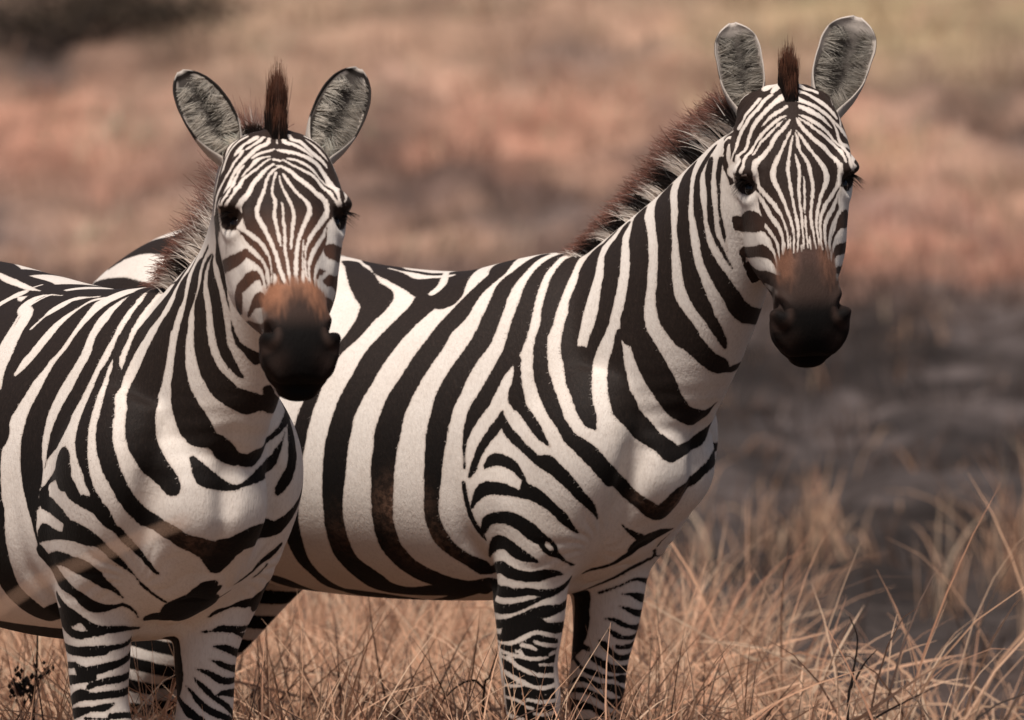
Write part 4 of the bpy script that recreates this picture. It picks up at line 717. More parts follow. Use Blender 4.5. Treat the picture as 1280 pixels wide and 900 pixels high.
('K','b',[(.008,-.1695,.4834,.0104),(.0384,-.1648,.4932,.0111),(.0564,-.1526,.4901,.0073),(.0688,-.1322,.4939,.007),(.0687,-.1033,.4959,.0073)]),
('K','b',[(.0249,-.1662,.46,.01),(.0529,-.154,.4668,.0052),(.0679,-.1318,.4704,.0071),(.0701,-.1141,.4772,.0019)]),
('K','b',[(.0706,-.1215,.4544,.0059),(.0673,-.0942,.4545,.0059)]),
('K','b',[(.0409,-.1603,.449,.0027),(.0703,-.1243,.4485,.0026)]),
('K','b',[(.4279,-.0631,1.329,.01),(.4321,-.059,1.305,.0153),(.4305,-.0538,1.2773,.0107),(.4275,-.0478,1.2487,.0035),(.4251,-.0389,1.2142,.0011)]),
('K','b',[(.4217,-.0345,1.1965,.0011),(.4185,-.0291,1.1774,.0036),(.4194,-.0195,1.1553,.0057),(.4271,-.0062,1.1415,.0084),(.4318,.0093,1.1286,.0134)]),
('K','b',[(.3971,-.0617,1.3189,.0018),(.3778,-.0607,1.3077,.0043),(.3598,-.0604,1.2896,.006),(.349,-.0611,1.2581,.006),(.343,-.0617,1.2238,.0163),(.3427,-.0608,1.1984,.0169),(.3412,-.0604,1.1818,.0173),(.3415,-.0572,1.1437,.0188),(.3487,-.0493,1.1111,.0207),(.3586,-.0374,1.084,.023),(.3709,-.0205,1.0646,.0239),(.3797,-.0021,1.0495,.0094),(.3688,-.0223,1.0641,.0209),(.379,-.0055,1.0534,.023),(.3864,.0136,1.0451,.0249),(.3907,.0299,1.0444,.0187),(.3893,.0498,1.0445,.0174),(.3642,.0817,1.0413,.0122),(.8086,-.107,1.0728,.0039)]),
('K','b',[(.4013,-.0615,1.3156,.002),(.3899,-.0603,1.2983,.0069),(.3873,-.0576,1.266,.0164),(.3921,-.054,1.2428,.0169),(.3924,-.0488,1.2135,.016),(.3892,-.0433,1.1832,.0149),(.3867,-.0351,1.1449,.0114),(.3947,-.0217,1.1187,.0098),(.3866,-.0378,1.1552,.0111),(.3896,-.0292,1.1303,.0114),(.3962,-.017,1.1099,.0095),(.3958,-.0173,1.1099,.0086),(.3987,-.0091,1.0982,.0064),(.4016,-.0035,1.0938,.0039)]),
('K','b',[(.4279,-.0652,1.3431,.007),(.426,-.0605,1.311,.0156)]),
('P','h',[(-.0646,.0537),(-.0309,.0351),(-.0034,-.0432),(.0261,.036),(.0592,.0441),(.0818,.0678),(.1058,.0893),(.1126,.116),(.1139,.175),(.103,.1914),(.0917,.2),(.0718,.2227),(.0605,.2463),(.0433,.2786),(.0299,.308),(.0238,.343),(.027,.3732),(-.002,.4004),(-.0259,.3978),(-.0487,.3605),(-.048,.3296),(-.0541,.3025),(-.0658,.2802),(-.0776,.2581),(-.0845,.2409),(-.0884,.2321),(-.1087,.1963),(-.123,.1605),(-.1243,.1271),(-.117,.1176),(-.1097,.0918),(-.0893,.0681)]),
('W','h',[(.582,-.0613,1.5326,.0097),(.5807,-.0702,1.5269,.0074)]),
('W','h',[(.5957,-.0501,1.5342,.0044),(.6007,-.0588,1.5286,.0051),(.5992,-.0708,1.5214,.0047),(.5944,-.0813,1.5142,.0039)]),
('W','h',[(.5898,-.0887,1.5099,.0038),(.5941,-.097,1.4999,.0031),(.5939,-.1064,1.4899,.003),(.5957,-.1152,1.4771,.0026),(.5956,-.1246,1.4628,.0027),(.5945,-.1321,1.4484,.0038),(.5865,-.1364,1.4324,.0056)]),
('W','h',[(.6315,-.0444,1.5139,.0022),(.6308,-.0567,1.5104,.0035),(.626,-.072,1.5061,.0036),(.6217,-.0827,1.4989,.0033)]),
('W','h',[(.6415,-.0569,1.5012,.0017),(.6364,-.072,1.4984,.0026),(.6324,-.0828,1.4919,.0055),(.6312,-.0902,1.4833,.0044),(.6265,-.0991,1.4732,.0034),(.6257,-.1051,1.4661,.0019)]),
('W','h',[(.6018,-.0259,1.537,.0015),(.623,-.0349,1.523,.0015)]),
('W','h',[(.6484,-.0537,1.4963,.003),(.6551,-.0441,1.4934,.0025)]),
('W','h',[(.6037,-.0419,1.5328,.0028),(.6161,-.0515,1.523,.0053),(.6132,-.0676,1.5173,.0059),(.6123,-.0799,1.5073,.0064),(.6094,-.0913,1.4959,.0054),(.606,-.1024,1.4844,.0041),(.607,-.1108,1.473,.0036),(.6105,-.1203,1.4602,.0035),(.6189,-.1305,1.4461,.006),(.6176,-.1378,1.436,.0026),(.6388,-.1553,1.4252,.0024),(.6441,-.1601,1.4153,.0037)]),
('W','h',[(.6141,-.0982,1.4831,.0026),(.6128,-.1055,1.4745,.0033),(.6163,-.1135,1.4631,.003),(.6246,-.1236,1.4504,.0044),(.6505,-.1449,1.4368,.0039),(.6529,-.1538,1.4269,.0032),(.65,-.158,1.4154,.0028)]),
('W','h',[(.6455,-.0587,1.497,.0016),(.6464,-.0734,1.4892,.0028),(.6462,-.086,1.4793,.0031),(.637,-.0992,1.4677,.0041),(.6326,-.1098,1.4576,.0045),(.6491,-.1269,1.4452,.0059),(.661,-.137,1.437,.0026),(.6642,-.1479,1.4257,.0029),(.6597,-.153,1.4156,.003),(.6465,-.151,1.4052,.0036),(.6264,-.1482,1.3946,.0139)]),
('W','h',[(.6561,-.0573,1.4878,.0023),(.6581,-.0724,1.4794,.0033),(.6614,-.0882,1.4652,.0052),(.6608,-.1006,1.4524,.0061),(.6676,-.1116,1.4369,.0052),(.6727,-.125,1.4256,.0051),(.6735,-.1348,1.4128,.0051),(.6686,-.1318,1.3969,.0101),(.6778,-.1344,1.3814,.0099),(.6899,-.1297,1.3701,.0043),(.7091,-.1212,1.359,.004),(.7292,-.1146,1.3466,.0038),(.752,-.1109,1.3257,.0026),(.7621,-.1117,1.3117,.0021),(.7711,-.1142,1.2948,.0018),(.778,-.1174,1.2793,.0014)]),
('W','h',[(.6641,-.0515,1.4822,.0019),(.6665,-.0668,1.4737,.0024),(.6735,-.0779,1.4611,.0026),(.681,-.0861,1.4484,.0029),(.6872,-.0921,1.4371,.0033),(.692,-.1007,1.4229,.0038),(.6953,-.1077,1.4087,.0048),(.7038,-.11,1.3932,.0048),(.7191,-.1068,1.3778,.0043),(.7344,-.1044,1.3609,.004),(.7505,-.1023,1.3427,.0036),(.7664,-.1018,1.3231,.0036),(.7815,-.1025,1.3035,.0036),(.7955,-.1019,1.2868,.0033),(.8074,-.1011,1.2728,.0027),(.8159,-.1027,1.2617,.0015)]),
('W','h',[(.6708,-.0593,1.4723,.0021),(.6805,-.0685,1.4582,.0021),(.6902,-.0753,1.4442,.0021),(.6958,-.0787,1.4357,.0021),(.7032,-.0774,1.4272,.0031),(.7102,-.0782,1.4174,.0036),(.7169,-.0837,1.4047,.003),(.7274,-.0869,1.3878,.0033),(.7391,-.0876,1.3709,.003),(.7507,-.0891,1.354,.0027),(.7577,-.0899,1.3442,.0015)]),
('W','h',[(.7114,-.0669,1.4216,.0011),(.7207,-.0689,1.4075,.0021),(.7294,-.0721,1.3934,.0024),(.7412,-.0752,1.3751,.0024),(.7528,-.079,1.3568,.0027),(.7632,-.0846,1.34,.0024),(.7741,-.0865,1.3245,.0029),(.7867,-.0891,1.3063,.003),(.8007,-.0917,1.2868,.0024),(.8129,-.0942,1.2701,.0021),(.8221,-.0969,1.2575,.0012)]),
('W','h',[(.6774,-.056,1.4667,.0012),(.6894,-.0584,1.4526,.0019),(.7044,-.0558,1.4356,.0029),(.7159,-.0532,1.4215,.003),(.7253,-.0512,1.4088,.0032),(.7335,-.0527,1.3961,.0034),(.7424,-.0592,1.3806,.003),(.7515,-.065,1.3652,.0027),(.7618,-.0713,1.3483,.0024),(.768,-.0745,1.3385,.0012)]),
('W','h',[(.6775,-.0482,1.4695,.0021),(.6916,-.0436,1.4553,.0032),(.7097,-.0345,1.4355,.0033),(.7174,-.027,1.427,.0033),(.7249,-.021,1.4171,.0044),(.7312,-.02,1.4071,.0047),(.7387,-.0275,1.3945,.0043),(.7466,-.039,1.3805,.0039),(.7552,-.0493,1.3651,.0036),(.7649,-.0593,1.3483,.0033),(.7807,-.0698,1.3231,.0038),(.7932,-.0764,1.3035,.0038),(.8064,-.0817,1.284,.0033),(.8159,-.0861,1.27,.0027),(.8238,-.089,1.2589,.0015)]),
('W','h',[(.6606,-.053,1.485,.0016),(.667,-.0433,1.4822,.0036),(.6777,-.0324,1.4736,.0044),(.6896,-.0236,1.4623,.0055),(.7006,-.0113,1.4509,.0054),(.7107,.003,1.4351,.0065),(.7131,.0145,1.4264,.0065),(.719,.0181,1.4136,.0056),(.7254,.0159,1.4008,.0056),(.7319,.0074,1.391,.0059),(.7468,-.0122,1.3759,.0046),(.7582,-.0286,1.362,.0037),(.7665,-.0404,1.3495,.003),(.7728,-.0465,1.3397,.0019),(.7819,-.053,1.3257,.002),(.7928,-.0581,1.3089,.0019),(.8032,-.0606,1.2936,.0019),(.816,-.0633,1.2754,.0015)]),
('W','h',[(.7632,-.0475,1.3538,.0012),(.7722,-.0525,1.3398,.0012),(.7858,-.06,1.3188,.0012),(.796,-.064,1.3034,.0013),(.8054,-.0679,1.2894,.0037),(.814,-.0719,1.2769,.0031)]),
('W','h',[(.775,-.1121,1.2963,.0014),(.7832,-.1127,1.2866,.0044),(.79,-.1143,1.2768,.0067)]),
('W','h',[(.7404,.0058,1.3712,.0027),(.7492,-.0023,1.3586,.0038),(.7617,-.0176,1.3476,.0041),(.7773,-.0359,1.3311,.0039),(.7866,-.0457,1.3186,.0032),(.7959,-.0521,1.3047,.0023),(.8062,-.0557,1.2893,.0021),(.8157,-.0569,1.2753,.0023),(.8208,-.0569,1.2676,.0012)]),
('W','h',[(.6557,-.0285,1.4969,.0026),(.6605,-.0149,1.4947,.0031),(.667,-.0037,1.489,.0037),(.6718,.0068,1.4818,.0043),(.6754,.0163,1.4716,.0049),(.6776,.02,1.4659,.003)]),
('W','h',[(.6556,-.038,1.4948,.0021),(.6652,-.0282,1.4877,.0025),(.6742,-.0165,1.4806,.0025),(.6814,-.004,1.4734,.0036),(.6848,.0103,1.4647,.0047),(.6913,.02,1.4503,.0057),(.7011,.0281,1.4404,.0043),(.7111,.0314,1.4348,.0031),(.7199,.0336,1.4249,.0025),(.7233,.0399,1.4149,.0031),(.7196,.048,1.4089,.0043)]),
('W','h',[(.6346,-.041,1.5125,.0027),(.6408,-.0296,1.5103,.005),(.6472,-.0135,1.5074,.0045),(.6542,.0023,1.5016,.0048),(.6556,.0175,1.4943,.0074),(.6538,.0311,1.4855,.0063),(.6592,.0381,1.4725,.0073),(.6678,.0436,1.4597,.0077),(.6865,.046,1.4471,.0117),(.7147,.0424,1.4348,.0034),(.7227,.0418,1.4235,.0026),(.7236,.0437,1.4163,.0026)]),
('W','h',[(.6101,-.0154,1.5341,.0024),(.6231,-.0199,1.5257,.0058),(.6292,-.0084,1.5229,.0047),(.6372,.0022,1.5172,.0048),(.6434,.0121,1.51,.0047),(.6468,.0232,1.5006,.0027)]),
('W','h',[(.6035,-.0029,1.5382,.0041),(.6193,-.0022,1.5299,.0047),(.6225,.0106,1.5269,.0071),(.6314,.0176,1.5183,.0072),(.6385,.027,1.5069,.0078),(.6403,.0405,1.4967,.0064),(.6435,.0486,1.488,.0043),(.6472,.0516,1.4808,.0026)]),
('W','h',[(.7127,.0592,1.4317,.0039),(.7204,.0564,1.4247,.002),(.7233,.051,1.4191,.0014)]),
('W','h',[(.6859,-.1342,1.3586,.0028),(.6997,-.1311,1.3446,.0036),(.7179,-.1252,1.3335,.0037),(.7266,-.1229,1.3266,.0045),(.7446,-.1186,1.3127,.0042),(.7592,-.1174,1.2974,.0037),(.7705,-.1194,1.2791,.0037),(.7768,-.1216,1.2679,.0024)]),
('K','h',[(.634,-.1371,1.308,.0123),(.6649,-.1389,1.3143,.0123),(.6956,-.1379,1.3234,.0109),(.7033,-.1343,1.3297,.0089),(.7093,-.1323,1.3277,.0059),(.7236,-.1271,1.3194,.0048),(.7385,-.1217,1.3111,.004),(.7506,-.1197,1.2993,.0025),(.7595,-.121,1.2831,.0013),(.7691,-.1228,1.2691,.001)]),
('K','h',[(.7537,-.1244,1.2751,.0018),(.7463,-.1245,1.2846,.0027),(.7355,-.1282,1.2895,.0085),(.7252,-.1333,1.2873,.0116),(.7066,-.1367,1.276,.0115),(.681,-.1365,1.2637,.0114),(.6735,-.1342,1.2505,.0163),(.6552,-.1272,1.2347,.0164),(.6229,-.1119,1.2214,.0072),(.623,-.1116,1.2208,.0064),(.6259,-.1057,1.2109,.0016),(.6307,-.0991,1.2027,.0023),(.6705,-.1045,1.1935,.002),(.8221,-.1615,1.1803,.0037),(.8215,-.1614,1.175,.002)]),
('K','h',[(.7747,-.1297,1.2447,.0099),(.7538,-.1299,1.2471,.0142),(.7389,-.131,1.2436,.0119),(.7248,-.1304,1.2335,.0067),(.7034,-.1274,1.2212,.0049),(.6912,-.124,1.2147,.0015)]),
('K','h',[(.6845,-.1058,1.1908,.022),(.7383,-.1221,1.1976,.0068),(.7989,-.1416,1.2039,.0065)]),
('K','h',[(.6965,.0567,1.3238,.0133),(.7265,.0376,1.3258,.0145),(.7499,.014,1.3311,.0152),(.7573,.0003,1.3315,.009)]),
('K','h',[(.7371,.0105,1.3739,.0013),(.7453,.0051,1.3584,.0023),(.7534,-.0027,1.3472,.0053),(.7691,-.0195,1.3321,.0062),(.7833,-.034,1.3184,.0052),(.794,-.0445,1.3059,.0043),(.8026,-.0493,1.2934,.0041),(.8118,-.0512,1.2794,.003),(.82,-.0526,1.2668,.0022)]),
('K','h',[(.8022,-.0399,1.2861,.0022),(.7854,-.0247,1.2967,.0057),(.7767,-.0104,1.2852,.0134),(.7626,.0096,1.2788,.0104),(.6958,.0497,1.267,.0177),(.6963,.0473,1.2555,.0101),(.7292,.0281,1.2423,.0096),(.7286,.0251,1.2316,.0026),(.729,.0269,1.2379,.0039),(.8378,-.027,1.2126,.0052),(.8743,-.0354,1.1892,.0087),(.8798,-.0444,1.1835,.0054)]),
('W','h',[(.7817,-.0175,1.288,.0047),(.7962,-.0306,1.2815,.0048),(.8102,-.0418,1.2728,.0026)]),
('K','h',[(.8342,-.0502,1.2433,.013),(.8024,-.02,1.2393,.0141),(.7403,.0176,1.2295,.0121),(.7286,.0229,1.2259,.0115)]),
],
}

# ------------------------------------------------------------------ materials
def mat(name):
    m = bpy.data.materials.new(name); m.use_nodes = True
    nt = m.node_tree
    return m, nt, nt.nodes['Principled BSDF'], nt.links
def node(nt, t, **kw):
    n = nt.nodes.new(t)
    for k, v in kw.items(): setattr(n, k, v)
    return n
def val(nt, op, a, b=None, c=None, clamp=False):
    n = nt.nodes.new('ShaderNodeMath'); n.operation = op; n.use_clamp = clamp
    for i, x in enumerate((a, b, c)):
        if x is None: continue
        if isinstance(x, (int, float)): n.inputs[i].default_value = x
        else: nt.links.new(x, n.inputs[i])
    return n.outputs[0]
def ramp01(nt, x, a, b):
    n = nt.nodes.new('ShaderNodeMapRange'); n.interpolation_type = 'SMOOTHSTEP'
    nt.links.new(x, n.inputs[0]); n.inputs[1].default_value = a; n.inputs[2].default_value = b
    return n.outputs[0]
def mix(nt, f, a, b):
    n = nt.nodes.new('ShaderNodeMix'); n.data_type = 'RGBA'
    for x, i in ((f, 0), (a, 6), (b, 7)):
        if isinstance(x, (int, float)): n.inputs[i].default_value = x
        elif isinstance(x, tuple): n.inputs[i].default_value = (*x, 1)
        else: nt.links.new(x, n.inputs[i])
    return n.outputs[2]
def attr(nt, name):
    n = nt.nodes.new('ShaderNodeAttribute'); n.attribute_name = name
    return n
def noise_tex(nt, co, scale, detail=4, rough=.55, vscale=None):
    n = nt.nodes.new('ShaderNodeTexNoise'); n.inputs['Scale'].default_value = scale; n.inputs['Detail'].default_value = detail; n.inputs['Roughness'].default_value = rough
    if vscale:
        mp = nt.nodes.new('ShaderNodeMapping'); mp.inputs['Scale'].default_value = vscale
        nt.links.new(co, mp.inputs[0]); co = mp.outputs[0]
    nt.links.new(co, n.inputs['Vector'])
    return n.outputs[0]

def coat_material():
    m, nt, p, L = mat('zebra_coat')
    co = nt.nodes.new('ShaderNodeTexCoord').outputs['Object']
    sd = attr(nt, 'sd').outputs['Fac']
    hairy = noise_tex(nt, co, 230, 3, .65, (1, 1, .30))
    wav = noise_tex(nt, co, 60, 2)
    sdn = val(nt, 'ADD', sd, val(nt, 'ADD', val(nt, 'MULTIPLY', val(nt, 'SUBTRACT', hairy, .5), .0068), val(nt, 'MULTIPLY', val(nt, 'SUBTRACT', wav, .5), .003)))
    white = ramp01(nt, sdn, -.0011, .0011)
    # dark hair: near black, brown tips plus painted sky sheen up the back, browner where faded
    up = attr(nt, 'topline').outputs['Fac']
    dark = mix(nt, up, (.0040, .0030, .0027), (.020, .013, .0105))
    mott = ramp01(nt, noise_tex(nt, co, 75, 5, .7), .40, .62)
    fade = val(nt, 'MULTIPLY', attr(nt, 'fade').outputs['Fac'], val(nt, 'ADD', val(nt, 'MULTIPLY', mott, .75), .25))
    dark = mix(nt, fade, dark, (.30, .165, .11))
    dark = mix(nt, attr(nt, 'tan').outputs['Fac'], dark, (.115, .052, .033))
    # white hair with dust and thin places
    dust = ramp01(nt, noise_tex(nt, co, 7, 5, .6), .42, .72)
    w0 = mix(nt, val(nt, 'MULTIPLY', dust, .30), (.80, .72, .655), (.60, .50, .42))
    spots = ramp01(nt, noise_tex(nt, co, 55, 3, .6), .70, .78)
    w0 = mix(nt, val(nt, 'MULTIPLY', spots, .30), w0, (.33, .25, .20))
    w0 = mix(nt, val(nt, 'MULTIPLY', ramp01(nt, hairy, .42, .70), .32), w0, (.53, .45, .39))
    fringe = val(nt, 'MULTIPLY', val(nt, 'SUBTRACT', 1, ramp01(nt, sdn, .0006, .0048)), .34)
    w0 = mix(nt, fringe, w0, (.42, .31, .25))
    dark = mix(nt, val(nt, 'MULTIPLY', val(nt, 'MULTIPLY', ramp01(nt, hairy, .45, .75), .50), val(nt, 'ADD', .08, val(nt, 'MULTIPLY', up, .92))), dark, (.042, .027, .021))
    col = mix(nt, white, dark, w0)
    # nose: rust patch, then bare dark muzzle
    br = attr(nt, 'rust'); mz = attr(nt, 'muzzle')
    rust = mix(nt, noise_tex(nt, co, 90, 3), Z_RUST[0], Z_RUST[1])
    rust = mix(nt, attr(nt, 'rustdull').outputs['Fac'], rust, (.085, .046, .036))
    col = mix(nt, br.outputs['Fac'], col, rust)
    mcol = mix(nt, attr(nt, 'nosetop').outputs['Fac'], (.0045, .0034, .0032), (.046, .028, .0225))
    col = mix(nt, mz.outputs['Fac'], col, mcol)
    # ears
    ein = attr(nt, 'ear').outputs['Fac']
    ec = mix(nt, attr(nt, 'earcol').outputs['Fac'], (.020, .015, .013), (.62, .54, .48))
    col = mix(nt, ramp01(nt, ein, .4, .6), col, ec)
    L.new(col, p.inputs['Base Color'])
    p.inputs['Roughness'].default_value = .62
    L.new(val(nt, 'ADD', .66, val(nt, 'MULTIPLY', mz.outputs['Fac'], .10)), p.inputs['Roughness'])
    p.inputs['Specular IOR Level'].default_value = .28
    L.new(val(nt, 'MULTIPLY', val(nt, 'SUBTRACT', 1, mz.outputs['Fac']), .035), p.inputs['Sheen Weight'])
    L.new(val(nt, 'SUBTRACT', .16, val(nt, 'MULTIPLY', mz.outputs['Fac'], .06)), p.inputs['Specular IOR Level'])
    p.inputs['Sheen Roughness'].default_value = .45
    p.inputs['Sheen Tint'].default_value = (1, .93, .88, 1)
    b = nt.nodes.new('ShaderNodeBump'); b.inputs['Distance'].default_value = .004; b.inputs['Strength'].default_value = .42
    wr = noise_tex(nt, co, 34, 4, .6, (1, 1, 2.6))
    hgt = val(nt, 'ADD', val(nt, 'MULTIPLY', hairy, .75), val(nt, 'MULTIPLY', wr, .18))
    L.new(hgt, b.inputs['Height']); L.new(b.outputs[0], p.inputs['Normal'])
    return m
Z_RUST = ((.37, .165, .092), (.25, .11, .064))

def hair_material(name, rough=.5):
    m, nt, p, L = mat(name)
    L.new(attr(nt, 'col').outputs['Color'], p.inputs['Base Color'])
    p.inputs['Roughness'].default_value = rough
    p.inputs['Specular IOR Level'].default_value = .25
    # thin hair lets some light through
    tr = nt.nodes.new('ShaderNodeBsdfTranslucent'); L.new(attr(nt, 'col').outputs['Color'], tr.inputs[0])
    mx = nt.nodes.new('ShaderNodeMixShader'); mx.inputs[0].default_value = .36
    L.new(p.outputs[0], mx.inputs[1]); L.new(tr.outputs[0], mx.inputs[2]); L.new(mx.outputs[0], nt.nodes['Material Output'].inputs[0])
    return m
COAT = coat_material()
MANE = hair_material('mane_hair')
m_eye, nt, p, L = mat('eye_surface'); p.inputs['Base Color'].default_value = (.010, .005, .0035, 1); p.inputs['Roughness'].default_value = .12; p.inputs['Coat Weight'].default_value = .15
EYE = m_eye

def ribbons(name, P, width, colors, material, parent, side=None, rng=None):
    """P (n,k,3) strand points, width (n,k), colors (n,k,3): thin ribbons, one mesh"""
    n, k, _ = P.shape
    T = np.gradient(P, axis=1); T /= np.linalg.norm(T, axis=2)[:, :, None] + 1e-9
    rng = rng or np.random.default_rng(3)
    rv = rng.normal(size=(n, 1, 3)) if side is None else np.broadcast_to(np.asarray(side, float).reshape(-1, 1, 3), (n, 1, 3)) + rng.normal(size=(n, 1, 3)) * .35
    S = np.cross(T, np.broadcast_to(rv, P.shape)); S /= np.linalg.norm(S, axis=2)[:, :, None] + 1e-9
    A = P - S * width[:, :, None] / 2; B = P + S * width[:, :, None] / 2
    V = np.stack([A, B], 2).reshape(-1, 3)
    i = np.arange(n)[:, None] * (2 * k) + np.arange(k - 1)[None] * 2
    i = i.ravel()
    F = np.stack([i, i + 1, i + 3, i + 2], 1)
    me = bpy.data.meshes.new(name)
    me.vertices.add(len(V)); me.vertices.foreach_set('co', V.astype(np.float32).ravel())
    me.loops.add(F.size); me.loops.foreach_set('vertex_index', F.astype(np.int32).ravel())
    me.polygons.add(len(F)); me.polygons.foreach_set('loop_start', np.arange(0, F.size, 4, dtype=np.int32))
    me.polygons.foreach_set('use_smooth', np.ones(len(F), bool))
    me.update(calc_edges=True)
    c = np.ones((len(V), 4), np.float32); c[:, :3] = np.repeat(colors.reshape(-1, 3), 2, 0)
    at = me.attributes.new('col', 'FLOAT_COLOR', 'POINT'); at.data.foreach_set('color', c.ravel())
    me.materials.append(material)
    o = bpy.data.objects.new(name, me); COL.objects.link(o)
    if parent: o.parent = parent
    return o

WHITE_H, DARK_H, TIP_H = np.array([.76, .68, .61]), np.array([.018, .012, .010]), np.array([.27, .125, .092])

COAT_ATTRS = ('sd', 'topline', 'rust', 'rustdull', 'muzzle', 'nosetop', 'tan', 'fade')
def add_coat_hair(me, n0, hv, hz, H, rng, n=240000):
    """short hairs lying on the skin, part of the same mesh; each keeps the marking at its root"""
    C = verts_np(me); N = normals_np(me)
    me.calc_loop_triangles()
    T = np.empty(len(me.loop_triangles) * 3, np.int32); me.loop_triangles.foreach_get('vertices', T); T = T.reshape(-1, 3)
    T = T[(T < n0).all(1)]
    A = np.linalg.norm(np.cross(C[T[:, 1]] - C[T[:, 0]], C[T[:, 2]] - C[T[:, 0]]), axis=1)
    A = A * np.where(C[T[:, 0], 2] < .3, .2, 1) * np.where(C[T[:, 0], 0] < -.75, .5, 1)
    f = np.searchsorted(np.cumsum(A) / A.sum(), rng.uniform(size=n))
    b = rng.dirichlet((1, 1, 1), n)
    tv = T[f]
    P0 = (C[tv] * b[:, :, None]).sum(1); nr = N[tv[:, 0]]
    # the coat lies backwards and down; on the face it follows the length of the head
    flow = np.tile(np.array([-1., 0, -.55]), (n, 1))
    flow[P0[:, 2] < .72] = (-.15, 0, -1)
    hd = hz[np.minimum(tv[:, 0], n0 - 1)]; flow[hd] = H[:, 1]
    flow = flow + rng.normal(size=(n, 3)) * .22
    flow -= nr * (flow * nr).sum(1)[:, None]; flow /= np.linalg.norm(flow, axis=1)[:, None] + 1e-9
    L = rng.uniform(.003, .0085, n); L[hd] *= .55
    L[P0[:, 2] < .5] *= .7
    vv = hv[np.minimum(tv[:, 0], n0 - 1), 1]; L[hd & (vv > .38)] *= .4
    lift = rng.uniform(.08, .30, n)
    tt = np.array([0, .55, 1.])
    d = flow * np.cos(lift)[:, None] + nr * np.sin(lift)[:, None]
    P = P0[:, None] - nr[:, None] * .0006 + d[:, None] * (L[:, None] * tt)[:, :, None] - (nr * .0012)[:, None] * (tt ** 2)[None, :, None]
    S = np.cross(flow, nr)
    w = np.array([.00068, .00055, .00015])[None, :, None] / 2
    V = np.stack([P - S[:, None] * w, P + S[:, None] * w], 2).reshape(-1, 3)
    i = (np.arange(n)[:, None] * 6 + np.array([0, 2])[None]).ravel()
    F = np.stack([i, i + 1, i + 3, i + 2], 1)
    fm = bpy.data.meshes.new('hairs')
    fm.vertices.add(len(V)); fm.vertices.foreach_set('co', V.astype(np.float32).ravel())
    fm.loops.add(F.size); fm.loops.foreach_set('vertex_index', F.astype(np.int32).ravel())
    fm.polygons.add(len(F)); fm.polygons.foreach_set('loop_start', np.arange(0, F.size, 4, dtype=np.int32))
    fm.polygons.foreach_set('use_smooth', np.ones(len(F), bool)); fm.update(calc_edges=True)
    for a in COAT_ATTRS:
        src = np.empty(len(C), np.float32); me.attributes[a].data.foreach_get('value', src)
        fattr(fm, a, np.repeat((src[tv] * b).sum(1), 6))
    for a, v in (('ear', 0.), ('earcol', 0.)): fattr(fm, a, np.full(len(V), v, np.float32))
    bm = bmesh.new(); bm.from_mesh(me); bm.from_mesh(fm); bm.to_mesh(me); bm.free()
    bpy.data.meshes.remove(fm); me.update()

